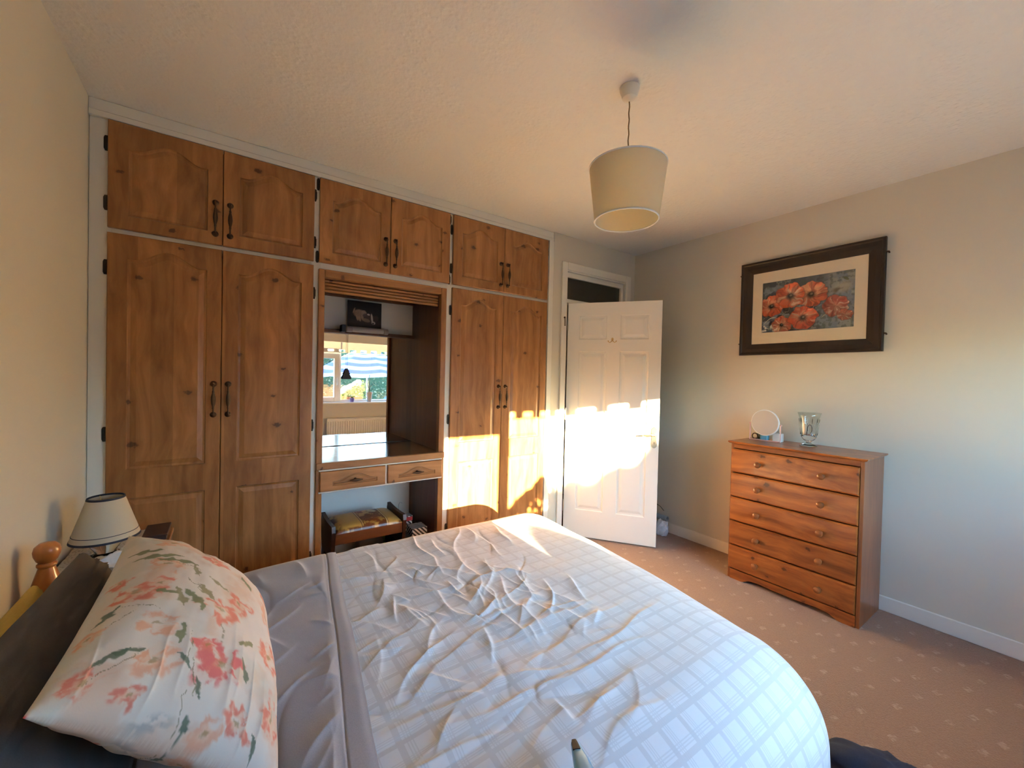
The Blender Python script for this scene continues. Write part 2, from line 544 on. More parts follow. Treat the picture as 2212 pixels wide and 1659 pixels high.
    plain('tool_dark', (0.012, 0.010, 0.022), 0.6, spec=0.15)
    plain('radiator_paint', (0.76, 0.71, 0.62), 0.35)
    plain('exterior_wall', (0.62, 0.57, 0.48), 0.9, bumpscale=60, bumpstr=0.4)
    plain('paving', (0.46, 0.43, 0.37), 0.9, bumpscale=8, bumpstr=0.2, var=0.15)
    plain('cover_blue', (0.07, 0.19, 0.33), 0.6)
    plain('canvas_blue', (0.13, 0.11, 0.50), 0.8)
    plain('green_strip', (0.22, 0.32, 0.04), 0.5)
    plain('grey_bag', (0.13, 0.125, 0.12), 0.8, bumpscale=30, bumpstr=0.3)
    plain('red_paper', (0.42, 0.022, 0.03), 0.45)
    plain('dark_bag', (0.035, 0.025, 0.025), 0.6)
    plain('wire_white', (0.62, 0.62, 0.62), 0.35)
    # translucent cloths
    for nm, col, trc, f in (('blind_fabric', (0.66, 0.60, 0.52), (0.45, 0.38, 0.29), 0.06), ('canvas_white', (0.85, 0.85, 0.86), (0.75, 0.75, 0.8), 0.35),
                            ('shade_linen', (0.93, 0.86, 0.68), (0.94, 0.85, 0.64), 0.48), ('lamp_shade_cream', (0.74, 0.63, 0.45), (0.55, 0.42, 0.26), 0.25)):
        k = NT(nm)
        k.b.inputs['Base Color'].default_value = (*col, 1); k.b.inputs['Roughness'].default_value = 0.9
        ns = k.n('TexNoise', i_Scale=180.0, i_Detail=2.0); k.l(k.coords(False, (1, 1, 1)), ns.inputs['Vector']); k.bump(ns.outputs['Fac'], 0.1, 0.001)
        tl = k.n('BsdfTranslucent'); tl.inputs[0].default_value = (*trc, 1)
        mx = k.n('MixShader'); mx.inputs[0].default_value = f
        k.l(k.b.outputs[0], mx.inputs[1]); k.l(tl.outputs[0], mx.inputs[2]); k.l(mx.outputs[0], k.out.inputs[0])
    # lace
    k = NT('lace')
    k.b.inputs['Base Color'].default_value = (0.66, 0.61, 0.52, 1); k.b.inputs['Roughness'].default_value = 0.9
    vo = k.n('TexVoronoi', i_Scale=90.0); k.l(k.coords(False), vo.inputs['Vector'])
    k.l(k.ramp(vo.outputs['Distance'], [(0.15, (0.40, 0.33, 0.25)), (0.4, (0.68, 0.63, 0.55))]), k.b.inputs['Base Color'])
    k.bump(vo.outputs['Distance'], 0.6, 0.003)
    # white checked cover
    k = NT('checked_cover')
    uv = k.n('UVMap'); sp = k.n('SeparateXYZ'); k.l(uv.outputs[0], sp.inputs[0])
    def stripes(o):
        fr = k.math('FRACT', o)
        band = k.math('MULTIPLY', k.math('GREATER_THAN', fr, 0.02), k.math('LESS_THAN', fr, 0.21))
        fin = k.math('MULTIPLY', k.math('MULTIPLY', k.math('GREATER_THAN', fr, 0.27), k.math('LESS_THAN', fr, 0.52)),
                     k.math('GREATER_THAN', k.math('FRACT', k.math('MULTIPLY', fr, 12.0)), 0.55))
        return band, fin
    b1, f1 = stripes(sp.outputs[0]); b2, f2 = stripes(sp.outputs[1])
    band = k.math('MAXIMUM', b1, b2); fin = k.math('MAXIMUM', f1, f2)
    c = k.mix(k.math('MULTIPLY', fin, 0.55), (0.80, 0.865, 0.925), (0.63, 0.685, 0.74))
    c = k.mix(k.math('MULTIPLY', band, 0.85), c, (0.655, 0.705, 0.755))
    k.l(c, k.b.inputs['Base Color'])
    k.b.inputs['Roughness'].default_value = 0.62
    k.b.inputs['Sheen Weight'].default_value = 0.2
    ns = k.n('TexNoise', i_Scale=500.0, i_Detail=2.0); k.l(k.coords(False), ns.inputs['Vector']); 
    k.bump(k.math('ADD', k.math('MULTIPLY', ns.outputs['Fac'], 0.4), k.math('MULTIPLY', band, -0.7)), 0.25, 0.0015)
    # stripes of the gift bag
    k = NT('striped_paper')
    sp = k.n('SeparateXYZ'); k.l(k.coords(False), sp.inputs[0])
    t = k.math('FRACT', k.math('MULTIPLY', k.math('ADD', k.math('ADD', sp.outputs[0], sp.outputs[1]), sp.outputs[2]), 34.0))
    k.l(k.mix(k.math('GREATER_THAN', t, 0.5), (0.75, 0.75, 0.75), (0.02, 0.02, 0.02)), k.b.inputs['Base Color'])
    k.b.inputs['Roughness'].default_value = 0.4
    # gold satin seat
    printed('seat_print', 0.28); printed('poppy_print', 0.5); printed('canvas_print', 0.7); printed('floral_print', 0.75, 400)
    # mirror
    k = NT('mirror_glass')
    k.b.inputs['Base Color'].default_value = (0.88, 0.89, 0.88, 1); k.b.inputs['Metallic'].default_value = 1.0; k.b.inputs['Roughness'].default_value = 0.0
    glass_thin('pane_glass', 0.05)
    glass_thin('transom_glass', 0.10, (0.55, 0.56, 0.56), 0.02)
    glass_thin('picture_glass', 0.025)
    k = NT('crystal')
    k.b.inputs['Base Color'].default_value = (0.97, 0.985, 0.98, 1); k.b.inputs['Transmission Weight'].default_value = 1.0
    k.b.inputs['Roughness'].default_value = 0.02; k.b.inputs['IOR'].default_value = 1.5
    k = NT('vase_glass'); k.t.nodes.remove(k.b)
    tr = k.n('BsdfTransparent'); tr.inputs[0].default_value = (0.93, 0.94, 0.93, 1)
    gl = k.n('BsdfGlossy'); gl.inputs['Roughness'].default_value = 0.03
    mx = k.n('MixShader'); mx.inputs[0].default_value = 0.06; k.l(tr.outputs[0], mx.inputs[1]); k.l(gl.outputs[0], mx.inputs[2]); k.l(mx.outputs[0], k.out.inputs[0])
    # hedge
    k = NT('hedge_leaf')
    oi = k.n('TexNoise', i_Scale=6.0, i_Detail=4.0); k.l(k.coords(False), oi.inputs['Vector'])
    k.l(k.ramp(oi.outputs['Fac'], [(0.35, (0.11, 0.10, 0.055)), (0.65, (0.36, 0.31, 0.15))]), k.b.inputs['Base Color']); k.b.inputs['Roughness'].default_value = 0.7
mats()

# ------------------------------------------------------------------ room shell
RW, RH, YW = 3.769, 2.56, -3.40
ST = dict(kind='structure')
obj('floor', bx(-0.12, 3.89, -3.62, 1.42, -0.12, 0.0), 'carpet', label='brown patterned carpet covering the bedroom floor', cat='floor', **ST)
obj('ceiling', bx(-0.12, 3.89, -3.62, 1.42, RH, RH+0.12), 'ceiling_paint', label='cream stippled plaster ceiling over the bedroom', cat='ceiling', **ST)
obj('wall_left', bx(-0.12, 0.0, YW-0.12, 0.72, 0, RH), 'wall_paint', label='cream wall behind the headboard and lamp', cat='wall', **ST)
obj('wall_right', bx(RW, RW+0.12, YW-0.12, 1.42, 0, RH), 'wall_paint', label='cream wall behind the pine chest of drawers', cat='wall', **ST)
bm = nb()
WX0, WX1, WZ0, WZ1 = 1.40, 3.27, 0.86, 2.12
box(bm, 0, WX0, YW-0.12, YW, 0, RH); box(bm, WX1, RW, YW-0.12, YW, 0, RH)
box(bm, WX0, WX1, YW-0.12, YW, 0, WZ0); box(bm, WX0, WX1, YW-0.12, YW, WZ1, RH)
obj('wall_back', bm, 'wall_paint', label='cream wall with the window and radiator, seen in the mirror', cat='wall', **ST)
bm = nb()
box(bm, 2.735, 2.878, 0.0, 0.62, 0, RH); box(bm, 3.632, RW, 0.0, 0.10, 0, RH); box(bm, 2.878, 3.632, 0.0, 0.10, 2.275, RH)
obj('wall_far', bm, 'wall_paint', label='cream wall around the white bedroom door', cat='wall', **ST)
obj('wall_alcove', bx(0.0, 2.735, 0.62, 0.72, 0, RH), 'wall_paint', label='wall hidden behind the fitted wardrobes', cat='wall', **ST)
bm = nb()
box(bm, 2.735, RW, 1.30, 1.42, 0, RH); box(bm, 2.735, 2.80, 0.62, 1.30, 0, RH)
obj('wall_hall', bm, 'wall_paint', label='dim hallway wall beyond the open door', cat='wall', **ST)
# baseboards
def board(name, x0, x1, y0, y1, lab):
    obj(name, bx(x0, x1, y0, y1, 0, 0.088, bev=0.004, seg=2), 'gloss_paint', label=lab, cat='baseboard', **ST)
board('baseboard_right', RW-0.014, RW, YW, -0.0, 'cream painted skirting board along the wall behind the chest')
board('baseboard_left', 0, 0.014, YW, -0.66, 'cream skirting board behind the bed head')
board('baseboard_back', 0.014, RW-0.014, YW, YW+0.014, 'cream skirting board under the radiator')

# door frame and transom
bm = nb()
def arch_piece(x0, x1, z0, z1):
    box(bm, x0, x1, -0.016, 0.0, z0, z1, bev=0.004)
arch_piece(2.823, 2.882, 0, 2.338); arch_piece(3.630, 3.702, 0, 2.338); arch_piece(2.882, 3.630, 2.273, 2.338)
box(bm, 2.868, 2.884, -0.006, 0.10, 0, 2.29); box(bm, 3.628, 3.646, -0.006, 0.10, 0, 2.29); box(bm, 2.884, 3.628, -0.006, 0.10, 2.262, 2.29)
obj('trim_1', bm, 'gloss_paint', label='cream painted architrave around the door and transom', cat='door frame', **ST)
tw = thing('window_2', (3.26, 0.05, 2.0), 'dark glazed transom window above the white door', 'window', kind='structure')
bm = nb()
box(bm, 2.884, 3.628, 0.0, 0.09, 1.998, 2.030, bev=0.003)
box(bm, 2.884, 2.900, 0.02, 0.06, 2.03, 2.262); box(bm, 3.600, 3.628, 0.02, 0.06, 2.03, 2.262); box(bm, 2.9, 3.6, 0.02, 0.06, 2.222, 2.262)
obj('window_frame', bm, 'gloss_paint', tw)
obj('pane', bx(2.89, 3.61, 0.038, 0.042, 2.025, 2.23), 'transom_glass', tw)

# open six-panel door
HX, ANG, DW, DH = 2.9065, 0.9369, 0.757, 1.981
du = Vector((math.cos(ANG), -math.sin(ANG), 0)); dn = Vector((-math.sin(ANG), -math.cos(ANG), 0))   # dn faces the room
dbase = Vector((HX, -0.002, 0.010))
def dm(u, v, d): return dbase + du*u + Vector((0, 0, v)) - dn*d
door = thing('door_1', (HX, 0, 0), 'white six-panel bedroom door standing open', 'door', kind='structure')
holes = []
for (a, b) in ((0.100, 0.328), (0.437, 0.662)):
    for (c, e) in ((0.228, 0.760), (0.905, 1.572), (1.672, 1.872)):
        holes.append([(a, c), (b, c), (b, e), (a, e)])
leaf = obj('door_leaf', slab_with_holes(nb(), (0, DW, 0, DH), holes, dm, 0.040, edge=0.0015), 'door_paint', door)
DPROF = [(0.0, 0.0), (0.006, 0.007), (0.016, 0.008), (0.020, 0.008), (0.042, 0.002)]
for h in holes:
    obj('panel', raised_panel(nb(), h, dm, DPROF), 'door_paint', leaf)
def dbox(bm, u0, u1, v0, v1, d0, d1, bev=0.0):
    r = box(bm, u0, u1, d0, d1, v0, v1, bev)
    return r
def to_door(bm):
    for v in bm.verts: v.co = dm(v.co.x, v.co.z, v.co.y)
    return bm
# handle plate: shaped backplate and lever
bm = nb()
poly = [(-0.020, 0.0), (-0.012, -0.010), (0, -0.016), (0.012, -0.010), (0.020, 0.0), (0.022, 0.02), (0.017, 0.045), (0.020, 0.10), (0.020, 0.135), (0.012, 0.148), (0, 0.158), (-0.012, 0.148), (-0.020, 0.135), (-0.020, 0.10), (-0.017, 0.045), (-0.022, 0.02)]
prism(bm, [(0.722+a, 0.812+b) for a, b in poly], dm, 0.0, -0.006)
hp = obj('handle_plate', bm, 'nickel', door, label='silver lever handle on a shaped plate')
bm = nb()
lathe(bm, [(0.011, 0), (0.011, 0.04), (0.009, 0.045)], (0, 0, 0), 16, 'y')
for v in bm.verts: v.co = dm(0.722+v.co.x, 0.905+v.co.z, -v.co.y-0.006)
tube(bm, [dm(0.722, 0.905, -0.043), dm(0.700, 0.905, -0.046), (dm(0.66, 0.902, -0.044)), dm(0.632, 0.898, -0.040)], [0.008, 0.008, 0.006, 0.007], 10)
obj('lever', bm, 'nickel', hp, smooth=True)
bm = nb()
prism(bm, [(0.722+0.003*math.cos(t), 0.842+0.004*math.sin(t)) for t in np.linspace(0, 2*PI, 10)[:-1]], dm, -0.006, -0.0075)
box2 = prism(bm, [(0.7205, 0.828), (0.7235, 0.828), (0.7235, 0.842), (0.7205, 0.842)], dm, -0.006, -0.0075)
obj('keyhole', bm, 'dark_plastic', hp)
# double coat hook
hk = thing('coat_hook', dm(0.375, 1.655, 0), 'small brass double coat hook screwed to the white door', 'hook')
bm = nb()
prism(bm, [(0.375+0.010*math.cos(t), 1.672+0.014*math.sin(t)) for t in np.linspace(0, 2*PI, 14)[:-1]], dm, 0.0005, -0.004)
obj('back_plate', bm, 'brass', hk)
for sgn in (-1, 1):
    bm = nb()
    tube(bm, [dm(0.375, 1.668, -0.004), dm(0.375+sgn*0.006, 1.655, -0.012), dm(0.375+sgn*0.018, 1.645, -0.02), dm(0.375+sgn*0.030, 1.650, -0.022), dm(0.375+sgn*0.033, 1.660, -0.022)], [0.0035, 0.0035, 0.003, 0.003, 0.0045], 8)
    obj('prong', bm, 'brass', hk, smooth=True)
for z in (0.22, 1.0, 1.76):
    bm = nb(); lathe(bm, [(0.006, 0), (0.006, 0.10)], (HX-0.012, -0.012, z), 10)
    obj('hinge', bm, 'nickel', door)
# catch on the architrave
ct = thing('cabin_hook', (2.853, -0.018, 1.83), 'small brown cabin hook on the door architrave', 'hook')
bm = nb(); tube(bm, [(2.853, -0.018, 1.80), (2.857, -0.022, 1.795), (2.853, -0.024, 1.81), (2.852, -0.024, 1.86)], 0.004, 8)
obj('hook_arm', bm, 'bronze', ct, smooth=True)
bm = nb(); lathe(bm, [(0.008, -0.016), (0.009, -0.022), (0.004, -0.026)], (2.853, 0, 1.865), 10, 'y'); obj('eye_plate', bm, 'bronze', ct)

# ------------------------------------------------------------------ fitted wardrobes
XA, XB, XC = 0.064, 0.4945, 0.925
XD, XE, XE2 = 0.9504, 1.3683, 1.7862
XF, XG, XH = 1.8102, 2.2431, 2.676
ZT, Z1, Z2 = 2.479, 1.989, 1.972
DTH = 0.020
def wm(u, v, d): return Vector((u, -0.001+d, v))
# face frame
ff = thing('trim_2', (1.37, 0.02, 0), 'cream painted face frame around all the pine wardrobe doors', 'trim', kind='structure')
def ffp(name, *a): obj(name, bx(*a, bev=0.0015), 'gloss_paint', ff)
for x0, x1 in ((0.001, XA+0.012), (XC-0.012, XD+0.012), (XE2-0.012, XF+0.012), (XH-0.012, 2.734)):
    ffp('stile', x0, x1, 0.020, 0.042, 0.0, ZT+0.02)
for x0, x1, z0, z1 in ((XA+0.012, XC-0.012, Z2-0.012, Z1+0.010), (XD+0.012, XE2-0.012, 1.956, Z1+0.012), (XF+0.012, XH-0.012, Z2-0.012, Z1+0.010)):
    ffp('rail', x0, x1, 0.020, 0.042, z0, z1)
ffp('rail', 0.001, 2.734, 0.002, 0.040, ZT+0.003, ZT+0.028)
ffp('rail', 0.001, 2.734, 0.006, 0.040, ZT+0.030, RH-0.001)
ffp('end_post', XH+0.008, 2.732, -0.004, 0.020, 0.0, ZT+0.002)

# proto handle (origin at its bottom centre) and hinge
def handle_bm():
    bm = nb(); L = 0.158; y = -0.027
    lathe(bm, [(0.0035, 0.0), (0.0035, 0.030), (0.0055, 0.034), (0.0042, 0.040), (0.0085, 0.058), (0.0105, 0.075), (0.0095, 0.092), (0.0045, 0.113), (0.0060, 0.119), (0.0035, 0.124), (0.0035, L)], (0, y, 0), 14)
    for z in (0.0, L):
        lathe(bm, [(0.0145, 0.0), (0.0145, -0.003), (0.010, -0.008), (0.005, -0.010), (0.0045, -0.027)], (0, 0, z), 14, 'y')
        bmesh.ops.create_uvsphere(bm, u_segments=10, v_segments=6, radius=0.0052, matrix=Matrix.Translation((0, y, z)))
    return bm
def hinge_bm():
    bm = nb()
    prism(bm, [(-0.010, 0.0), (-0.006, -0.010), (0.004, -0.010), (0.006, 0), (0.006, 0.048), (0.004, 0.058), (-0.006, 0.058), (-0.010, 0.048)], lambda u, v, d: Vector((u, d, v)), 0.0, -0.004)
    lathe(bm, [(0.0042, 0.004), (0.0042, 0.044)], (0.004, -0.004, 0), 10)
    return bm
PH = {}
def put(kind, bmf, mat, at, parent, rot=None):
    """first use makes the mesh, later ones share it"""
    if kind not in PH:
        bm = bmf()
        lo = min(v.co.z for v in bm.verts)
        me_o = obj(kind, bm, mat, parent, smooth=True, auto=40)
        off = WLOC[me_o].copy()
        PH[kind] = (me_o, off)
        w_ = Vector(at) + off
        WLOC[me_o] = w_; me_o.location = w_ - WLOC[parent]
        if rot: me_o.rotation_euler = rot
        return me_o
    src, off = PH[kind]
    o = bpy.data.objects.new(kind, src.data); COL.objects.link(o)
    R_ = Matrix.Identity(3)
    if rot:
        from mathutils import Euler
        R_ = Euler(rot).to_matrix()
    w_ = Vector(at) + (R_ @ off)
    WLOC[o] = w_; o.parent = parent; o.location = w_ - WLOC[parent]
    if rot: o.rotation_euler = rot
    return o

def pine_leaf(parent, x0, x1, z0, z1, panels, hside, hz, hinges):
    """a door with raised cathedral panels, a bow handle and hinges"""
    g = 0.0012
    dr = obj('door', slab_with_holes(nb(), (x0+g, x1-g, z0, z1), panels, wm, DTH), 'pine_door', parent)
    for p in panels:
        obj('panel', raised_panel(nb(), p, wm), 'pine_door', dr)
    hx = x1-0.031 if hside == 'r' else x0+0.031
    put('handle', handle_bm, 'bronze', (hx, -0.001, hz), dr)
    ex = x0-0.005 if hside == 'r' else x1+0.005
    for z in hinges:
        put('hinge', hinge_bm, 'hinge_metal', (ex, 0.019 if False else 0.0195, z-0.024), dr)
    return dr

def carcass(parent, x0, x1, z0, z1):
    bm = nb()
    box(bm, x0, x0+0.016, 0.044, 0.60, z0, z1); box(bm, x1-0.016, x1, 0.044, 0.60, z0, z1)
    box(bm, x0+0.016, x1-0.016, 0.044, 0.60, z0, z0+0.016); box(bm, x0+0.016, x1-0.016, 0.044, 0.60, z1-0.016, z1)
    box(bm, x0+0.016, x1-0.016, 0.592, 0.60, z0+0.016, z1-0.016)
    obj('carcass', bm, 'laminate_dark', parent)

units = [(XA, XB, XC, 'fitted pine overhead cupboard above the wardrobe beside the lamp'),
         (XD, XE, XE2, 'fitted pine overhead cupboard above the mirrored dressing alcove'),
         (XF, XG, XH, 'fitted pine overhead cupboard beside the transom window')]
for x0, xm, x1, lab in units:
    t = thing('overhead_cupboard', ((x0+x1)/2, 0.3, Z1), lab, 'cupboard', 'overhead pine cupboards')
    carcass(t, x0, x1, Z1, ZT)
    for a, b, hs in ((x0, xm, 'r'), (xm, x1, 'l')):
        o = arch_outline(a+0.072, b-0.062, 2.056, 2.415, 0.052)
        hz = (2.443, 2.025) if x0 == XD else (2.375, 2.105)
        pine_leaf(t, a, b, Z1+0.004, ZT, [o], hs, 2.046, hz)
for x0, xm, x1, lab in ((XA, XB, XC, 'tall fitted pine wardrobe beside the bedside lamp'), (XF, XG, XH, 'tall fitted pine wardrobe beside the white door, struck by sunlight')):
    t = thing('wardrobe', ((x0+x1)/2, 0.3, 0.0), lab, 'wardrobe', 'tall pine wardrobes')
    carcass(t, x0, x1, 0.06, Z2-0.004)
    obj('plinth', bx(x0, x1, 0.045, 0.065, 0.0, 0.06), 'pine_rail', t)
    for a, b, hs in ((x0, xm, 'r'), (xm, x1, 'l')):
        o1 = arch_outline(a+0.070, b-0.062, 0.872, 1.912, 0.055)
        o2 = arch_outline(a+0.070, b-0.062, 0.16, 0.735, 0)
        pine_leaf(t, a, b, 0.075, Z2-0.002, [o1, o2], hs, 1.121, (1.812, 1.042, 0.267))

# ------------------------------------------------------------------ dressing alcove
YM = 0.57
dt = thing('dressing_table', (1.37, 0.3, 0), 'fitted dressing table alcove with two pine drawers', 'dressing table')
AX0, AX1 = 0.976, 1.748
obj('side_panel', bx(XD+0.004, AX0, 0.044, 0.60, 0.0, 1.956), 'laminate_dark', dt)
obj('side_panel', bx(AX1, XE2-0.004, 0.044, 0.60, 0.0, 1.956), 'laminate_dark', dt)
for x0, x1 in ((XD+0.001, 0.985), (1.728, 1.768)):
    obj('stile', bx(x0, x1, 0.0, 0.044, 0.816, 1.956, bev=0.003), 'pine_door', dt)
    obj('stile', bx(x0, x1, 0.0, 0.044, 0.0, 0.775, bev=0.003), 'pine_door', dt)
obj('header', bx(0.985, 1.728, 0.0, 0.044, 1.911, 1.956, bev=0.003), 'pine_rail', dt)
for i in range(4):       # reeded strips of the shutter under the header
    z1_ = 1.911-0.0195*i
    bm = nb(); lathe(bm, [(0.0098, 0.986), (0.0098, 1.727)], (0, 0.060, z1_-0.0098), 10, 'x')
    obj('slat', bm, 'pine_rail', dt, smooth=True, auto=50)
obj('desk_top', bx(AX0, AX1, 0.012, 0.575, 0.788, 0.818), 'desk_laminate', dt)
obj('desk_lipping', bx(XD+0.001, 1.768, -0.010, 0.012, 0.777, 0.818, bev=0.003), 'pine_rail', dt)
for z0, z1 in ((0.769, 0.777), (0.640, 0.648)):
    obj('white_strip', bx(0.965, 1.752, -0.012, 0.040, z0, z1, bev=0.002), 'gloss_paint', dt)
obj('white_strip', bx(1.356, 1.370, -0.004, 0.040, 0.648, 0.769), 'gloss_paint', dt)
for x0, x1 in ((0.972, 1.355), (1.371, 1.748)):
    dmap = lambda u, v, d: Vector((u, -0.022+d, v))
    o = arch_outline(x0+0.068, x1-0.052, 0.680, 0.743, 0.038, sh=0.06)
    d_ = obj('drawer', slab_with_holes(nb(), (x0, x1, 0.650, 0.767), [o], dmap, 0.020), 'pine_rail', dt)
    obj('panel', raised_panel(nb(), o, dmap, [(0, 0), (0.003, 0.005), (0.008, 0.005), (0.013, 0.001)]), 'pine_rail', d_)
    bm = nb(); xm = (x0+x1)/2+0.006; zc = 0.705
    lathe(bm, [(0.003, -0.038), (0.004, -0.030), (0.0085, -0.012), (0.010, 0.0), (0.0085, 0.012), (0.004, 0.030), (0.003, 0.038)], (xm, -0.046, zc), 12, 'x')
    lathe(bm, [(0.010, -0.020), (0.008, -0.026), (0.004, -0.030), (0.004, -0.046)], (xm, 0, zc), 12, 'y')
    obj('handle', bm, 'bronze', d_, smooth=True, auto=40)
    bm = nb(); box(bm, x0+0.01, x1-0.01, 0.0, 0.40, 0.655, 0.667); box(bm, x0+0.01, x0+0.022, 0.0, 0.40, 0.667, 0.755); box(bm, x1-0.022, x1-0.01, 0.0, 0.40, 0.667, 0.755)
    obj('drawer_box', bm, 'laminate_dark', d_)
obj('back_panel', bx(AX0, AX1, 0.580, 0.598, 0.0, 0.788), 'white_board', dt)
obj('back_panel', bx(AX0, AX1, 0.580, 0.598, 0.818, 1.956), 'white_board', dt)
obj('shelf_rail', bx(AX0, AX1, 0.535, 0.579, 1.640, 1.664, bev=0.002), 'laminate_dark', dt)
obj('top_board', bx(AX0, AX1, 0.075, 0.579, 1.925, 1.956), 'laminate_dark', dt)
obj('cornice_strip', bx(AX0, AX1, 0.555, 0.579, 1.905, 1.925), 'laminate_dark', dt)
mr = thing('wall_mirror', (1.36, YM, 0.822), 'large frameless mirror at the back of the dressing alcove', 'mirror')
obj('mirror_sheet', bx(AX0+0.001, AX1-0.001, YM, YM+0.006, 0.822, 1.640), 'mirror_glass', mr)
obj('seal_strip', bx(AX0+0.001, AX1-0.001, YM-0.004, YM+0.004, 0.8185, 0.8215), 'dark_plastic', mr)

# picture of two sleeping puppies standing on the rail
def paint(fn, nu, nv, asp):
    u, v = np.meshgrid(np.linspace(0, 1, nu), np.linspace(0, 1, nv), indexing='ij')
    return u, v, fn(u*asp, v)
def ell(u, v, cx, cy, rx, ry, a=0.0, soft=0.15):
    c, s = math.cos(a), math.sin(a); x = (u-cx)*c+(v-cy)*s; y = -(u-cx)*s+(v-cy)*c
    return 1-sstep(1-soft, 1+soft, np.sqrt((x/rx)**2+(y/ry)**2))
def puppies(u, v):
    c = np.zeros(u.shape+(3,)); c[:] = lin(np.array([50, 44, 44])/255)
    c = mixc(c, lin(np.array([34, 30, 32])/255), sstep(0.3, 0.9, v)*0.8)
    c = mixc(c, lin(np.array([78, 66, 60])/255), ell(u, v, 0.55, 0.28, 0.65, 0.12, 0, 0.6))
    n = fbm(u*18, v*18, 3)
    tan, dk, wh = lin(np.array([150, 128, 112])/255), lin(np.array([70, 58, 54])/255), lin(np.array([200, 186, 172])/255)
    c = mixc(c, tan*0.8, ell(u, v, 0.38, 0.58, 0.20, 0.14, -0.1)*(0.7+0.5*n))
    c = mixc(c, tan, ell(u, v, 0.52, 0.61, 0.09, 0.10, 0.5)*(0.7+0.5*n))
    c = mixc(c, tan*0.8, ell(u, v, 0.19, 0.68, 0.022, 0.10, -0.35))
    for x, y, r in ((0.30, 0.44, 0.035), (0.38, 0.42, 0.04), (0.47, 0.46, 0.04)): c = mixc(c, tan, ell(u, v, x, y, r, 0.10, 0.25))
    c = mixc(c, dk*1.6, ell(u, v, 0.70, 0.50, 0.22, 0.10, -0.25)*(0.7+0.4*n))
    c = mixc(c, dk*1.2, ell(u, v, 0.90, 0.42, 0.10, 0.16, -0.6))
    c = mixc(c, tan*0.9, ell(u, v, 0.60, 0.38, 0.14, 0.06, -0.2))
    c = mixc(c, wh, ell(u, v, 0.80, 0.44, 0.032, 0.18, 0.12)); c = mixc(c, wh, ell(u, v, 0.85, 0.31, 0.07, 0.05, -0.3))
    c = mixc(c, wh, ell(u, v, 0.68, 0.58, 0.05, 0.03, -0.2))
    c = mixc(c, (0.01, 0.008, 0.008), ell(u, v, 0.84, 0.29, 0.028, 0.025))
    return c*1.25
pc = thing('puppy_picture', (1.36, 0.53, 1.664), 'small dark canvas print of sleeping puppies propped above the mirror', 'picture')
bm = bx(1.241, 1.486, 0.545, 0.560, 1.666, 1.888, bev=0.001); obj('canvas', bm, 'dark_plastic', pc)
u, v, col = paint(puppies, 120, 100, 1.12)
P = np.stack([1.243+u*0.241, np.full(u.shape, 0.5435), 1.667+v*0.220], -1)
grid_mesh('print', P, 'canvas_print', pc, color=col)
# strip light with pull cord and tree pendant
sl = thing('strip_light', (1.36, 0.50, 1.65), 'grey tubular strip light fixed to the rail above the mirror', 'strip light')
obj('back_plate', bx(1.185, 1.215, 0.470, 0.535, 1.645, 1.697, bev=0.003), 'dark_plastic', sl)
obj('housing', bx(1.200, 1.520, 0.490, 0.534, 1.655, 1.692, bev=0.006, seg=2), 'grey_light_fitting', sl)
bm = nb(); lathe(bm, [(0.019, 1.255), (0.019, 1.480)], (0, 0.475, 1.668), 20, 'x'); obj('tube', bm, 'tube_white', sl, smooth=True, auto=40)
for x0, x1 in ((1.212, 1.256), (1.479, 1.515)):
    bm = nb(); lathe(bm, [(0.010, x0), (0.0215, x0+0.006), (0.0215, x1-0.003), (0.019, x1)], (0, 0.475, 1.668), 20, 'x'); obj('end_cap', bm, 'grey_light_fitting', sl, smooth=True, auto=40)
bm = nb(); tube(bm, [(1.245, 0.500, 1.652), (1.2452, 0.544, 1.632), (1.245, 0.549, 1.55), (1.244, 0.549, 1.388)], 0.0012, 6); obj('pull_cord', bm, 'cord_brown', sl)
bm = nb()
tp = [(0, 0.082), (0.010, 0.066), (0.018, 0.058), (0.013, 0.055), (0.024, 0.038), (0.018, 0.036), (0.032, 0.010), (0.028, 0.003)]
poly = [(1.243-a, 1.308+b) for a, b in reversed(tp[1:])] ; poly = [(1.243-0.028, 1.308)] + [(1.243+0.028, 1.308)] + [(1.243+a, 1.308+b) for a, b in reversed(tp[1:-1])] + [(1.243, 1.39)] + [(1.243-a, 1.308+b) for a, b in tp[1:-1]]
prism(bm, poly, lambda a, b, d: Vector((a, d, b)), 0.545, 0.553)
obj('tree_pendant', bm, 'tree_dark', sl, label='dark fir tree shaped pull on the cord')

# stool in the knee hole
st = thing('dressing_stool', (1.28, 0.17, 0), 'dark wooden dressing stool with a gold satin seat in the knee hole', 'stool')
def side_profile():
    pts = [(0.012, 0), (0.06, 0), (0.055, 0.05), (0.075, 0.12), (0.10, 0.20), (0.17, 0.215), (0.24, 0.20), (0.265, 0.12), (0.285, 0.05), (0.28, 0), (0.328, 0), (0.320, 0.10), (0.300, 0.20), (0.325, 0.30), (0.338, 0.385), (0.330, 0.402)]
    for i in range(9):
        t = i/8; pts.append((0.330-0.322*t, 0.420-0.008*math.sin(PI*t)))
    pts += [(0.004, 0.402), (0.0, 0.385), (0.012, 0.30), (0.035, 0.20), (0.018, 0.10)]
    return pts
for x0, x1 in ((1.046, 1.068), (1.488, 1.510)):
    bm = nb(); prism(bm, side_profile(), lambda a, b, d: Vector((d, a+0.004, b)), x0, x1)
    obj('side', bm, 'mahogany', st)
obj('rail', bx(1.068, 1.488, 0.022, 0.040, 0.300, 0.372, bev=0.002), 'mahogany_rail', st)
obj('rail', bx(1.068, 1.488, 0.300, 0.318, 0.300, 0.372, bev=0.002), 'mahogany_rail', st)
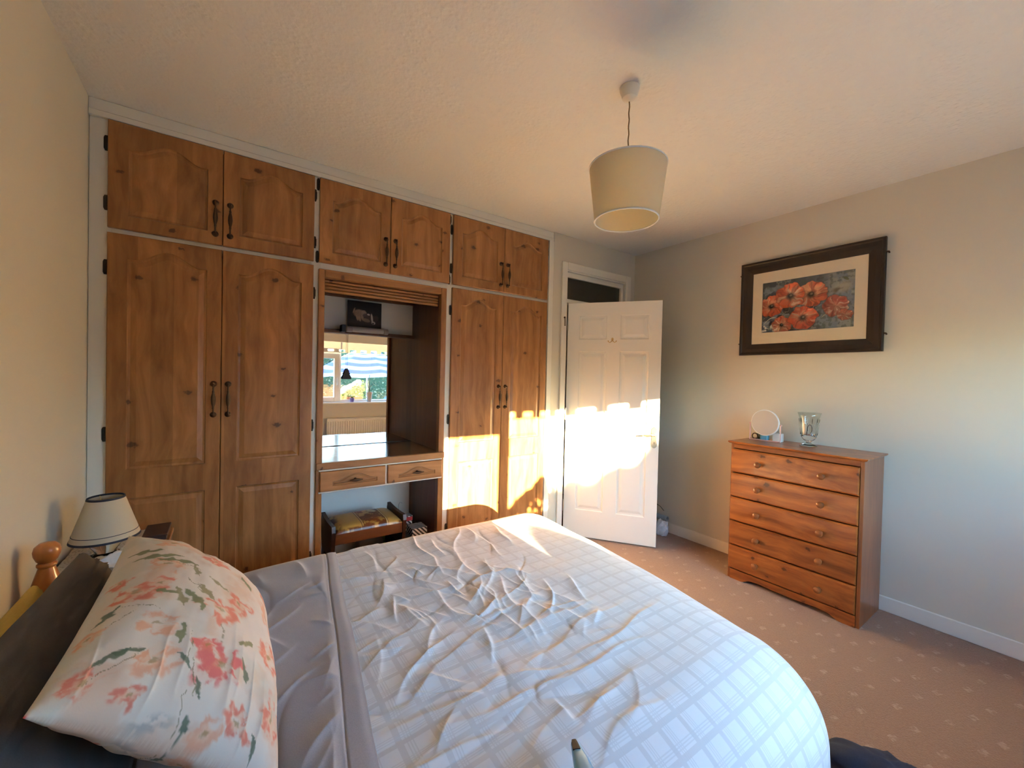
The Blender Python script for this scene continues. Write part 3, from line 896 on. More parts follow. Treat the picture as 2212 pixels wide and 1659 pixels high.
obj('stretcher', bx(1.068, 1.488, 0.155, 0.185, 0.10, 0.13, bev=0.003), 'mahogany', st)
u, v = np.meshgrid(np.linspace(0, 1, 140), np.linspace(0, 1, 90), indexing='ij')
prof = lambda t: np.clip(1-np.abs(2*t-1)**6, 0, 1)**0.5
zz = 0.368+0.040*prof(u)*prof(v)
gold, brown, cream = lin(np.array([205, 165, 90])/255), lin(np.array([120, 62, 28])/255), lin(np.array([230, 205, 150])/255)
c = np.zeros(u.shape+(3,)); c[:] = gold
n = fbm(u*9, v*9, 4, 3)
band = sstep(0.40, 0.41, u)*(1-sstep(0.76, 0.77, u))
c = mixc(c, brown*1.2, band*sstep(0.35, 0.6, n+0.12))
c = mixc(c, gold*1.05, band*sstep(0.55, 0.62, fbm(u*14, v*10, 3, 8))*0.8)
for e in (0.385, 0.415, 0.745, 0.775): c = mixc(c, brown*0.6, 1-sstep(0.003, 0.006, np.abs(u-e)))
for e in (0.395, 0.765): c = mixc(c, cream, 1-sstep(0.004, 0.007, np.abs(u-e)))
c = mixc(c, brown*0.35, band*(1-sstep(0.008, 0.016, np.abs(v-0.2-1.9*(u-0.45)-0.06*np.sin(u*30)))))
c = mixc(c, cream*0.8, ell(u, v, 0.66, 0.75, 0.05, 0.13, 0.3))
c = mixc(c, brown*0.5, (1-sstep(0.05, 0.13, u))*sstep(0.42, 0.55, fbm(u*12, v*7, 3, 5)))
c = mixc(c, brown*0.7, (1-sstep(0.02, 0.06, v))*sstep(0.4, 0.6, n))
P = np.stack([1.070+u*0.416, 0.016+v*0.306, zz], -1)
grid_mesh('seat_cushion', P, 'seat_print', st, color=c)
# gift bag and other odds and ends under the desk
gb = thing('gift_bag', (1.64, 0.17, 0), 'black and white striped gift bag with a red band beside the stool', 'bag')
obj('bag_body', bx(1.59, 1.700, 0.10, 0.21, 0.0, 0.275, bev=0.002), 'striped_paper', gb)
obj('bag_side', bx(1.528, 1.588, 0.11, 0.22, 0.0, 0.225, bev=0.002), 'dark_bag', gb)
bm = nb(); box(bm, 1.575, 1.640, 0.235, 0.30, 0.0, 0.30); obj('bag_body', bm, 'striped_paper', gb)
obj('red_band', bx(1.573, 1.642, 0.233, 0.302, 0.29, 0.318), 'red_paper', gb)
obj('rim', bx(1.573, 1.642, 0.233, 0.302, 0.3185, 0.325), 'striped_paper', gb)
sb = thing('carrier_bag', (1.42, 0.42, 0), 'crumpled grey carrier bag with a green stripe under the desk', 'bag')
bm = nb(); bmesh.ops.create_icosphere(bm, subdivisions=4, radius=1.0)
for v_ in bm.verts:
    n_ = float(fbm(v_.co.x*2.1+5, v_.co.y*2.1+v_.co.z*1.7, 3, 2))
    s_ = 0.75+0.5*n_
    v_.co = Vector((1.40+v_.co.x*0.10*s_, 0.44+v_.co.y*0.09*s_, max(0.001, 0.11+v_.co.z*0.13*s_)))
obj('bag_body', bm, 'grey_bag', sb, smooth=True)
obj('green_stripe', bx(1.462, 1.492, 0.375, 0.50, 0.0, 0.20, bev=0.004), 'green_strip', sb)
fb = thing('storage_box', (1.60, 0.44, 0), 'dark storage box at the back of the knee hole', 'box')
obj('box_body', bx(1.51, 1.70, 0.37, 0.555, 0.0, 0.17, bev=0.004), 'dark_bag', fb)
obj('lid', bx(1.505, 1.705, 0.365, 0.56, 0.171, 0.19, bev=0.004), 'dark_bag', fb)
hg = thing('coat_hanger', (1.665, 0.575, 0.20), 'white wire coat hanger against the back panel of the knee hole', 'hanger')
bm = nb()
tube(bm, [(1.663+0.0, 0.573, 0.205), (1.660, 0.573, 0.29)] + [(1.675-0.015*math.cos(t), 0.573, 0.305+0.022*math.sin(t)) for t in np.linspace(0, 2.6, 9)], 0.0022, 6)
obj('hook', bm, 'wire_white', hg, smooth=True)
bm = nb(); tube(bm, [(1.663, 0.573, 0.205), (1.735, 0.573, 0.195), (1.60, 0.573, 0.192), (1.663, 0.573, 0.205)], 0.0022, 6); obj('arms', bm, 'wire_white', hg)

# ------------------------------------------------------------------ chest of drawers
CF, CY0, CY1 = 3.392, -1.889, -1.166
ch = thing('chest_of_drawers', (3.57, (CY0+CY1)/2, 0), 'orange pine chest of five drawers against the cream wall', 'chest')
obj('side', bx(CF, RW-0.016, CY0, CY0+0.018, 0, 0.930, bev=0.0015), 'chest_z', ch)
obj('side', bx(CF, RW-0.016, CY1-0.018, CY1, 0, 0.930, bev=0.0015), 'chest_z', ch)
obj('back', bx(RW-0.026, RW-0.016, CY0+0.018, CY1-0.018, 0.02, 0.930), 'chest_z', ch)
obj('frieze', bx(CF, CF+0.018, CY0+0.018, CY1-0.018, 0.900, 0.930), 'chest_y', ch)
bm = nb()
tp_ = [(0, 0), (0.004, 0.001), (0.010, 0.006), (0.012, 0.010), (0.012, 0.0155), (0, 0.0155)]
x0, x1, y0, y1 = CF-0.006, RW-0.012, CY0-0.004, CY1+0.004
rings = []
for off, z in ((0.0, 0.930), (0.006, 0.9325), (0.011, 0.938), (0.012, 0.942), (0.010, 0.9455)):
    rings.append([bm.verts.new(p) for p in ((x0-off, y0-off, z), (x1, y0-off, z), (x1, y1+off, z), (x0-off, y1+off, z))])
for a, b in zip(rings, rings[1:]):
    for i in range(4): bm.faces.new((a[i], a[(i+1) % 4], b[(i+1) % 4], b[i]))
bm.faces.new(rings[0]); bm.faces.new(rings[-1])
obj('top', bm, 'chest_y', ch)
ztops = [0.897, 0.732, 0.565, 0.399, 0.233, 0.067]
def knob_bm():
    bm = nb()
    lathe(bm, [(0.011, 0.0), (0.009, -0.006), (0.008, -0.012), (0.013, -0.017), (0.0185, -0.024), (0.0195, -0.030), (0.017, -0.037), (0.010, -0.041), (0.002, -0.0425)], (0, 0, 0), 20, 'x')
    return bm
for i in range(5):
    z1_, z0_ = ztops[i]-0.003, ztops[i+1]+0.003
    bm = nb(); y0, y1 = CY0+0.020, CY1-0.006
    rr = []
    for ins, xx in ((0.0, CF+0.010), (0.0, CF-0.004), (0.004, CF-0.010), (0.010, CF-0.013)):
        rr.append([bm.verts.new(p) for p in ((xx, y0+ins*0.6, z0_+ins), (xx, y1-ins*0.6, z0_+ins), (xx, y1-ins*0.6, z1_-ins), (xx, y0+ins*0.6, z1_-ins))])
    for a, b in zip(rr, rr[1:]):
        for j in range(4): bm.faces.new((a[j], a[(j+1) % 4], b[(j+1) % 4], b[j]))
    bm.faces.new(rr[0]); bm.faces.new(rr[-1])
    dr = obj('drawer', bm, 'chest_y', ch)
    bm = nb(); box(bm, CF+0.012, RW-0.05, CY0+0.03, CY1-0.03, z0_+0.01, z0_+0.02); obj('drawer_bottom', bm, 'chest_y', dr)
    for ky in (-1.355, -1.702):
        put('knob', knob_bm, 'chest_z', (CF-0.013, ky, (z0_+z1_)/2-0.001), dr)
poly = [(CY0+0.018, 0), (CY0+0.085, 0)]
for i in range(9):
    t = i/8; poly.append((CY0+0.085+0.07*t, 0.026*(0.5-0.5*math.cos(PI*t))))
for i in range(11):
    t = i/10; poly.append((CY0+0.20+0.32*t, 0.030+0.006*math.sin(PI*t)*-1))
for i in range(9):
    t = i/8; poly.append((CY1-0.155+0.07*t, 0.026*(0.5+0.5*math.cos(PI*t))))
poly += [(CY1-0.018, 0), (CY1-0.018, 0.066), (CY0+0.018, 0.066)]
bm = nb(); prism(bm, poly, lambda a, b, d: Vector((d, a, b)), CF-0.006, CF+0.012)
obj('plinth', bm, 'chest_y', ch)
# round vanity mirror stand on the chest
zc = 0.9455
vm = thing('vanity_mirror', (3.60, -1.288, zc), 'round vanity mirror on a pink wire stand on top of the chest', 'mirror')
vy0, vy1, vx = -1.386, -1.190, 3.600
bm = nb()
tube(bm, [(vx, vy0, zc+0.118), (vx, vy0, zc+0.004), (vx, vy1, zc+0.004), (vx, vy1, zc+0.118)], 0.0045, 8)
obj('stand', bm, 'pink_metal', vm)
bm = nb()
lathe(bm, [(0.090, 0.004), (0.092, 0.0), (0.090, -0.006), (0.0855, -0.0075)], (vx, (vy0+vy1)/2, zc+0.128), 48, 'x')
obj('disc_rim', bm, 'white_box', vm, smooth=True, auto=35)
bm = nb(); lathe(bm, [(0.085, -0.0065), (0.085, -0.0078)], (vx, (vy0+vy1)/2, zc+0.128), 48, 'x'); obj('disc', bm, 'disc_reflection', vm)
for y in (vy0, vy1):
    bm = nb(); lathe(bm, [(0.005, -0.006), (0.005, 0.006)], (vx, y, zc+0.118), 10, 'y'); obj('pivot', bm, 'pink_metal', vm)
o = obj('toiletry_box', bx(3.635, 3.67, -1.290, -1.240, zc, zc+0.038, bev=0.004), 'blue_box', label='small blue box behind the vanity mirror', cat='box')
o = obj('toiletry_carton', bx(3.635, 3.675, -1.378, -1.322, zc, zc+0.058, bev=0.003), 'white_box', label='small white carton behind the vanity mirror', cat='box')
bm = nb(); tube(bm, [(3.627, -1.212+0.018*math.cos(t), zc+0.024+0.02*math.sin(t)) for t in np.linspace(0, 2*PI, 20)], 0.004, 8)
obj('hair_band', bm, 'hair_band', smooth=True, label='dark brown hair band propped behind the vanity mirror', cat='hair band')
obj('bottle_block', bx(3.68, 3.715, -1.245, -1.200, zc, zc+0.092, bev=0.006, seg=2), 'teal_dark', label='dark teal bottle behind the vanity mirror', cat='bottle')
# glass vase
VX, VY = 3.615, -1.545
vs = thing('glass_vase', (VX, VY, zc), 'clear footed glass vase on top of the chest', 'vase')
bm = nb()
lathe(bm, [(0.001, 0.001), (0.043, 0.001), (0.048, 0.004), (0.047, 0.008), (0.026, 0.015), (0.015, 0.022), (0.015, 0.030), (0.031, 0.044), (0.041, 0.060), (0.043, 0.070), (0.036, 0.076), (0.018, 0.079), (0.001, 0.080)], (VX, VY, zc+0.0005), 40, 'z')
obj('foot', bm, 'crystal', vs, smooth=True, auto=60)
bm = nb()
lathe(bm, [(0.0435, 0.071), (0.047, 0.10), (0.049, 0.135), (0.055, 0.185), (0.065, 0.218), (0.063, 0.219), (0.0525, 0.185), (0.0465, 0.135), (0.0445, 0.10), (0.041, 0.076), (0.0435, 0.071)], (VX, VY, zc+0.0005), 40, 'z', cap=False)
obj('bowl', bm, 'vase_glass', vs, smooth=True)
for k_ in range(10):      # pressed flutes
    a_ = 2*PI*k_/10
    bm = nb(); tube(bm, [(VX+r_q*math.cos(a_), VY+r_q*math.sin(a_), zc+h_q) for r_q, h_q in ((0.0435, 0.075), (0.0475, 0.11), (0.0495, 0.14), (0.0545, 0.18))], [0.002, 0.003, 0.003, 0.001], 6)
    obj('flute', bm, 'crystal', vs, smooth=True)
bm = nb()
tube(bm, [(VX-0.046, VY-0.006, zc+0.085), (VX-0.049, VY-0.006, zc+0.115), (VX-0.0505, VY-0.007, zc+0.155)], 0.0014, 6)
tube(bm, [(VX-0.047+0.001*math.sin(t), VY-0.020-0.012*math.sin(t), zc+0.088+0.028*(1-math.cos(t))) for t in np.linspace(0.3, 5.2, 20)], 0.0017, 6)
obj('painted_motif', bm, 'black_rubber', vs)

# ------------------------------------------------------------------ poppy picture
fr = thing('framed_picture', (RW, -1.445, 1.557), 'dark framed poppy painting with a cream mount on the wall', 'picture')
FY0, FY1, FZ0, FZ1 = -1.864, -1.026, 1.557, 2.247
IY0, IY1, IZ0, IZ1 = -1.782, -1.108, 1.638, 2.162
prof_ = [(0.0, 0.004), (0.0, 0.026), (0.006, 0.032), (0.014, 0.031), (0.020, 0.026), (0.045, 0.026), (0.062, 0.022), (0.076, 0.018), (0.0815, 0.016), (0.0815, 0.006)]
def fcorner(k, t, d):
    tf = t/0.0815
    y0 = FY0+(IY0-FY0)*tf; y1 = FY1+(IY1-FY1)*tf; z0 = FZ0+(IZ0-FZ0)*tf; z1 = FZ1+(IZ1-FZ1)*tf
    return Vector((RW-d, (y0, y1, y1, y0)[k], (z0, z0, z1, z1)[k]))
for k in range(4):
    bm = nb()
    a = [bm.verts.new(fcorner(k, t, d)) for t, d in prof_]; b = [bm.verts.new(fcorner((k+1) % 4, t, d)) for t, d in prof_]
    for i in range(len(prof_)-1): bm.faces.new((a[i], a[i+1], b[i+1], b[i]))
    bm.faces.new((a[-1], a[0], b[0], b[-1])); bm.faces.new(a); bm.faces.new(b)
    obj('frame_side', bm, 'frame_ebony', fr)
bm = nb()
AY0, AY1, AZ0, AZ1 = -1.718, -1.175, 1.720, 2.084
mb = lambda u, v, d: Vector((RW-0.012+d, u, v))
slab_with_holes(bm, (IY0-0.003, IY1+0.003, IZ0-0.003, IZ1+0.003), [[(AY0, AZ0), (AY1, AZ0), (AY1, AZ1), (AY0, AZ1)]], mb, 0.006, wall=-0.004, edge=0.0005)
obj('mount', bm, 'mat_board', fr)
def poppies(u, v):
    C = lambda *a: lin(np.array(a)/255.0)
    n1, n2, n3 = fbm(u*4, v*4, 4, 1), fbm(u*9, v*9, 4, 4), fbm(u*22, v*22, 3, 6)
    c = np.zeros(u.shape+(3,)); c[:] = C(122, 138, 150)
    c = mixc(c, C(52, 66, 84), sstep(0.35, 0.65, n1)*(1-sstep(0.75, 1.2, u))*0.9)
    c = mixc(c, C(30, 38, 52), sstep(0.45, 0.6, n2)*(1-sstep(0.8, 1.3, u))*0.9)
    c = mixc(c, C(150, 158, 150), sstep(0.45, 0.7, n2)*sstep(0.9, 1.3, u))
    c = mixc(c, C(70, 86, 74), sstep(0.55, 0.62, n3)*0.55)
    c = mixc(c, C(170, 178, 168), (1-sstep(0.0, 0.02, np.abs(n1-0.5)))*0.5)
    # stems and pale strokes
    for a_, b_, k_, cc in ((0.02, 0.15, 0.10, (190, 190, 170)), (0.10, 0.02, 0.35, (150, 160, 120)), (1.0, 0.2, -0.2, (180, 180, 160)), (0.85, 0.35, 0.9, (210, 205, 190))):
        w_ = np.abs(v-(b_+k_*(u-a_)+0.12*np.sin((u-a_)*9)))
        c = mixc(c, C(*cc), (1-sstep(0.004, 0.010, w_))*sstep(a_, a_+0.03, u)*(1-sstep(a_+0.2, a_+0.25, u)))
    c = mixc(c, C(96, 104, 72), ell(u, v, 1.36, 0.86, 0.05, 0.022, -0.7)); c = mixc(c, C(185, 175, 150), ell(u, v, 1.33, 0.72, 0.12, 0.09, 0.3, 0.6)*0.7)
    c = mixc(c, C(104, 92, 74), ell(u, v, 1.27, 0.66, 0.10, 0.05, -0.2, 0.5)*sstep(0.4, 0.6, n2))
    F = [(1.22, 0.40, 0.22, (176, 88, 70), (196, 140, 116), 0.0, 0.0), (1.36, 0.22, 0.12, (180, 100, 74), (168, 128, 104), 0.4, 0.0), (0.36, 0.13, 0.20, (188, 100, 74), (176, 134, 104), 0.2, 0.5),
         (0.17, 0.52, 0.24, (206, 92, 58), (214, 150, 118), 1.2, 1.0), (0.72, 0.24, 0.26, (206, 88, 62), (206, 140, 112), 0.5, 1.0),
         (0.84, 0.66, 0.28, (222, 112, 72), (222, 160, 122), 2.0, 1.0), (0.50, 0.68, 0.28, (220, 104, 66), (226, 190, 156), 0.9, 1.0)]
    for cx, cy, R, ca, cb, ph, ctr in F:
        x, y = u-cx, (v-cy)*1.08
        r = np.sqrt(x*x+y*y); a = np.arctan2(y, x)
        edge = R*(0.84+0.12*np.abs(np.sin(a*2.5+ph))**0.6+0.03*np.sin(a*9+ph*3)+0.16*(fbm(np.cos(a)*2+cx*9, np.sin(a)*2+cy*9, 3, 2)-0.5)*2)
        mk = 1-sstep(0.93, 1.0, r/edge)
        t = np.clip(r/edge, 0, 1)
        aw = a+0.9*(fbm(x*6/R*0.3+cx*5, y*6/R*0.3+cy*3, 3, 2)-0.5)
        vein = fbm(aw*9+cx*11, t*2.2, 3, 3); fold = fbm(aw*2.6+cx*23, t*1.5+cy*7, 3, 12)
        pi_ = np.floor((aw+ph+PI)/(2*PI/5)); prnd = vnoise(pi_*3.7+cx*31, pi_*1.3+cy*17, 4)
        k1 = sstep(0.25, 0.9, t+(vein-0.5)*0.9+(prnd-0.5)*0.9)
        col = C(*cb)[None, None, :]*(1-k1[..., None]) + C(*ca)[None, None, :]*k1[..., None]
        col = mixc(col, C(236, 214, 188), sstep(0.60, 0.80, fold)*0.75*sstep(0.1, 0.4, t))
        col = mixc(col, C(150, 52, 36), sstep(0.60, 0.42, fold)*0.0+sstep(0.56, 0.70, 1-fold)*0.65)
        col = col*(0.62+0.76*vein)[..., None]
        pet = np.abs(((aw+ph+PI)/(2*PI/5)) % 1.0-0.5)*2; col = col*(1-0.45*sstep(0.82, 1.0, pet))[..., None]
        lobe = sstep(-0.3, 0.9, np.cos(a-1.2)); col = col*(0.72+0.42*lobe)[..., None]
        c = c*(1-mk[..., None]*0.97)+col*mk[..., None]*0.97
        c = mixc(c, C(30, 24, 26), (sstep(0.93, 0.98, r/edge)*(1-sstep(1.0, 1.05, r/edge)))*0.35)
        if ctr:
            c = mixc(c, C(44, 34, 36), ell(u, v, cx, cy-0.005, R*0.27, R*0.24, 0.3, 0.45)*(0.55+0.45*n3)*ctr)
            c = mixc(c, C(36, 36, 32), ell(u, v, cx, cy, R*0.16, R*0.15))
            c = mixc(c, C(128, 122, 108), ell(u, v, cx+0.006, cy+0.008, R*0.08, R*0.07, 0.4, 0.5))
    w_ = sstep(0.62, 0.68, fbm(u*30, v*30, 2, 9))*(1-sstep(0.1, 0.2, v))*(1-sstep(0.15, 0.25, u))
    c = mixc(c, C(215, 212, 200), w_)
    return c*0.88
u, v, col = paint(poppies, 330, 222, 1.49)
P = np.stack([np.full(u.shape, RW-0.008), AY1-u*(AY1-AY0), AZ0+v*(AZ1-AZ0)], -1)
grid_mesh('painting', P, 'poppy_print', fr, color=col)
obj('glazing', bx(RW-0.0145, RW-0.0135, IY0, IY1, IZ0, IZ1), 'picture_glass', fr)
for y, z in ((FY0-0.010, 2.155), (FY0-0.010, 1.665), (FY1+0.008, 2.165), (FY1+0.008, 1.645)):
    bm = nb(); tube(bm, [(RW-0.001, y, z-0.004), (RW-0.014, y, z), (RW-0.016, y+(0.014 if y < -1.4 else -0.012), z+0.002)], 0.005, 8)
    obj('wall_clip', bm, 'bronze', fr, smooth=True)

# ------------------------------------------------------------------ pendant light
PX, PY = 1.874, -1.462
pl = thing('pendant_lamp', (PX, PY, 2.0), 'cream drum pendant lampshade hanging from the ceiling', 'lamp')
bm = nb(); lathe(bm, [(0.040, 2.559), (0.040, 2.548), (0.034, 2.532), (0.029, 2.516), (0.012, 2.506), (0.004, 2.503)], (PX, PY, 0), 28); obj('ceiling_rose', bm, 'gloss_paint', pl, smooth=True, auto=40)
bm = nb(); tube(bm, [(PX+0.0012*math.sin(i*1.4), PY+0.0012*math.cos(i*1.4), 2.505-i*0.0125) for i in range(26)], 0.0026, 8); obj('flex', bm, 'cord_brown', pl, smooth=True)
bm = nb(); lathe(bm, [(0.006, 2.205), (0.018, 2.195), (0.020, 2.150), (0.016, 2.130), (0.021, 2.125), (0.021, 2.112), (0.016, 2.108)], (PX, PY, 0), 16); obj('lamp_holder', bm, 'white_plastic', pl, smooth=True, auto=40)
rt, rb, zt_, zb_ = 0.157, 0.130, 2.232, 2.012
bm = nb(); lathe(bm, [(rb, zb_), (rt, zt_), (rt-0.002, zt_), (rb-0.002, zb_), (rb, zb_)], (PX, PY, 0), 64, cap=False); sh_ = obj('lamp_shade', bm, 'shade_linen', pl, smooth=True, auto=50)
for rr_, z in ((rb, zb_), (rt, zt_)):
    bm = nb(); tube(bm, [(PX+(rr_-0.001)*math.cos(t), PY+(rr_-0.001)*math.sin(t), z) for t in np.linspace(0, 2*PI, 65)], 0.0036, 8, cap=False); obj('rim', bm, 'petal_white', sh_, smooth=True)
bm = nb()
for k in range(3):
    a = k*2*PI/3+0.4; tube(bm, [(PX+0.02*math.cos(a), PY+0.02*math.sin(a), 2.128), (PX+rt*0.93*math.cos(a), PY+rt*0.93*math.sin(a), 2.215)], 0.0018, 6)
obj('spider', bm, 'wire_white', pl)

# ------------------------------------------------------------------ bed
BY0, BY1, BXF = -2.17, -0.80, 1.90      # near side, far side, foot of the mattress
bed = thing('bed', (1.0, (BY0+BY1)/2, 0), 'double bed with a turned pine headboard', 'bed')
for y in (-0.735, -2.20):
    bm = nb()
    lathe(bm, [(0.030, 0.0), (0.034, 0.05), (0.026, 0.10), (0.036, 0.30), (0.036, 0.60), (0.037, 0.645), (0.033, 0.672), (0.022, 0.712), (0.019, 0.722), (0.023, 0.727), (0.023, 0.733), (0.018, 0.738), (0.024, 0.745), (0.0295, 0.760), (0.031, 0.773), (0.028, 0.787), (0.018, 0.797), (0.002, 0.800)], (0.062, y, 0), 28)
    obj('post', bm, 'headboard_pine', bed, smooth=True, auto=50)
bm = nb()
yc, hw = (BY0+BY1)/2, (BY1-BY0)/2
poly = [(BY0-0.01, 0.42), (BY1+0.01, 0.42)]
for i in range(25):
    t = i/24; poly.append((BY1+0.012-(2*hw+0.024)*t, 0.630+0.09*math.sin(PI*t)**1.2))
prism(bm, poly, lambda a, b, d: Vector((d, a, b)), 0.045, 0.079)
obj('headboard_panel', bm, 'headboard_pine', bed)
obj('bed_base', bx(0.09, 1.84, -2.08, -0.80, 0.08, 0.30, bev=0.01), 'grey_fabric', bed)
obj('mattress', bx(0.09, 1.80, -2.04, -0.83, 0.301, 0.44, bev=0.04, seg=3), 'mattress_white', bed)
for x in (0.2, BXF-0.15):
    for y in (BY0+0.1, BY1-0.1):
        bm = nb(); lathe(bm, [(0.025, 0.0), (0.028, 0.079)], (x, y, 0), 12); obj('leg', bm, 'dark_plastic', bed)

# duvet: flat cloth coordinates bent over the mattress
RXH, RVV, RFAR = 0.281, 0.215, 0.16         # horizontal and vertical radii of the puffy edge
CORE_X, CORE_Y0, CORE_Y1 = 2.225-RXH, -2.223+RXH, -0.54-RFAR
def creases(sx, sy, groups, seed):
    """sum of short curved fabric creases, each with its own place, heading, length and sharpness"""
    rs_ = np.random.RandomState(seed)
    z = np.zeros(sx.shape)
    X0, Y0 = sx[:, 0], None
    for n_, xr, yr, ang, dang, Lr, wr_, hr in groups:
        for k_ in range(n_):
            cx0 = rs_.normal(*xr) if xr[1] < 0.5 and len(xr) == 2 else rs_.uniform(xr[0], xr[1])
            cy0 = rs_.normal(*yr)
            th = math.radians(rs_.normal(ang[rs_.randint(len(ang))], dang))
            L = rs_.uniform(*Lr)*0.5; w_ = rs_.uniform(*wr_); h_ = rs_.uniform(*hr)*(1 if rs_.rand() < 0.75 else -0.6); bend = rs_.normal(0, 0.10)*L
            wav = rs_.uniform(0, 6.28); R_ = L+0.03
            mk = (np.abs(sx-cx0) < R_) & (np.abs(sy-cy0) < R_)
            if not mk.any(): continue
            dx, dy = sx[mk]-cx0, sy[mk]-cy0
            p = dx*math.cos(th)+dy*math.sin(th); q = -dx*math.sin(th)+dy*math.cos(th)
            t = p/L
            q = q-bend*t*t-0.008*np.sin(p*22+wav)
            ww = np.where(q > 0, w_*0.8, w_*2.6)*(0.7+0.6*t*t)
            z[mk] += h_*np.exp(-np.abs(q/ww)**1.25)*np.clip(1-t*t, 0, 1)**1.3
    return z
G_WHITE = [(20, (1.35, 0.28), (-0.92, 0.13), (-100,), 12, (0.18, 0.50), (0.008, 0.016), (0.004, 0.009)),
           (78, (1.20, 0.20), (-1.36, 0.20), (-112, -95, 25, -60), 20, (0.09, 0.34), (0.006, 0.013), (0.003, 0.0095)),
           (34, (1.20, 0.26), (-1.78, 0.16), (4, 12, -8), 9, (0.22, 0.70), (0.008, 0.018), (0.003, 0.0075)),
           (20, (0.97, 0.07), (-1.40, 0.35), (15, -30, 40), 15, (0.10, 0.26), (0.007, 0.013), (0.003, 0.008))]
G_GREY = [(34, (0.62, 0.12), (-1.30, 0.38), (-100, -118, -80), 12, (0.15, 0.50), (0.010, 0.022), (0.004, 0.010)),
          (14, (0.72, 0.06), (-1.25, 0.40), (200, 160), 15, (0.08, 0.20), (0.006, 0.012), (0.003, 0.006))]
def drape(sx, sy, groups, seed, extra=0.0):
    qy = np.clip(sy, CORE_Y0, CORE_Y1)
    qx = np.minimum(sx, CORE_X+0.055*(qy-CORE_Y1)-0.051*(qy-CORE_Y1)**2)
    ax_, ay_ = sx-qx, sy-qy
    l = (np.abs(ax_)**2.338+np.abs(ay_)**2.338)**(1/2.338)
    ll = np.sqrt(ax_**2+ay_**2)+1e-9
    nx, ny = ax_/ll, ay_/ll
    RH_ = RXH+(RFAR-RXH)*np.clip(ny, 0, 1)**2
    arc = 0.5*PI*0.5*(RH_+RVV)
    a = np.clip(l/arc, 0, 1)*PI/2
    h = RH_*np.sin(a); vv = RVV*(1-np.cos(a)) + np.maximum(0, l-arc)
    h = h + np.maximum(0, l-arc)*0.05
    cx_ = (sx-1.05)/1.0; cy_ = (sy+1.38)/0.75
    top = 0.546 + 0.015*(1-np.clip(cx_**2*0.6+cy_**2, 0, 1)) - 0.030*sstep(1.0, 0.4, sx)
    z = top - vv
    flat = np.cos(a)**0.5
    cen = np.exp(-(((sx-1.18)/0.42)**2+((sy+1.45)/0.50)**2))
    z = z + flat*creases(sx, sy, groups, seed)
    z = z + flat*0.0035*(fbm(sx*7, sy*7, 4, 6)-0.5)*2*(0.3+cen)
    z = z + flat*0.006*(fbm(sx*2.5, sy*2.5, 2, 8)-0.5)*2
    # folds in the hanging sides
    hang = sstep(0.9, 1.6, l/arc)
    fold = 0.012*np.sin(19*(sx+sy)+3*fbm(sx*3, sy*3, 2, 3))*hang
    x = qx+nx*(h+fold); y = qy+ny*(h+fold)
    return np.stack([x, y, np.maximum(z+extra*flat, 0.03)+0*sx], -1), (nx*np.sin(a), ny*np.sin(a), np.cos(a))
XBND = lambda sy: 0.905+0.130*(np.clip(sy, -2.3, -0.6)+0.80)
dv = thing('duvet', (1.3, yc, 0.3), 'white checked duvet with a grey turned-back edge on the bed', 'duvet')
arc = 0.5*PI*0.5*(RXH+RVV)
n1, n2 = 600, 700
tt = np.linspace(0, 1, n1); ss = np.linspace(CORE_Y0-arc-0.16, CORE_Y1+arc+0.08, n2)
Tg, Sg = np.meshgrid(tt, ss, indexing='ij')
x0_ = XBND(Sg)-0.06
Xg = x0_+(CORE_X+arc+0.15-x0_)*Tg
P, _ = drape(Xg, Sg, G_WHITE, 21)
grid_mesh('cover', P, 'checked_cover', dv, uv=np.stack([Xg/0.0745, Sg/0.0655], -1), thickness=0.012)
n1, n2 = 260, 600
tt = np.linspace(0, 1, n1)
Tg, Sg = np.meshgrid(tt, np.linspace(ss[0], ss[-1], n2), indexing='ij')
x1_ = XBND(Sg)+0.012*(fbm(Sg*3, Sg*0, 2, 4)-0.5)
Xg = 0.37+(x1_-0.37)*Tg
db_ = x1_-Xg
seam = np.exp(-((db_-0.052-0.012*np.sin(Sg*2.0))/0.0026)**2)
puff = 0.012*(1-np.exp(-(db_/0.012)**2))
band = sstep(0.060, 0.050, db_)
P, nrm = drape(Xg, Sg, [], 5)
off = 0.008+0.35*puff-0.0045*seam-0.001*band+creases(Xg, Sg, G_GREY, 8)*sstep(0.045, 0.075, db_)+0.012*np.exp(-((Xg-0.62)/0.12)**2)*fbm(Xg*5, Sg*5, 2, 3)
P = P+np.stack(nrm, -1)*off[..., None]
grid_mesh('turned_back_edge', P, 'grey_fabric', dv, thickness=0.006)

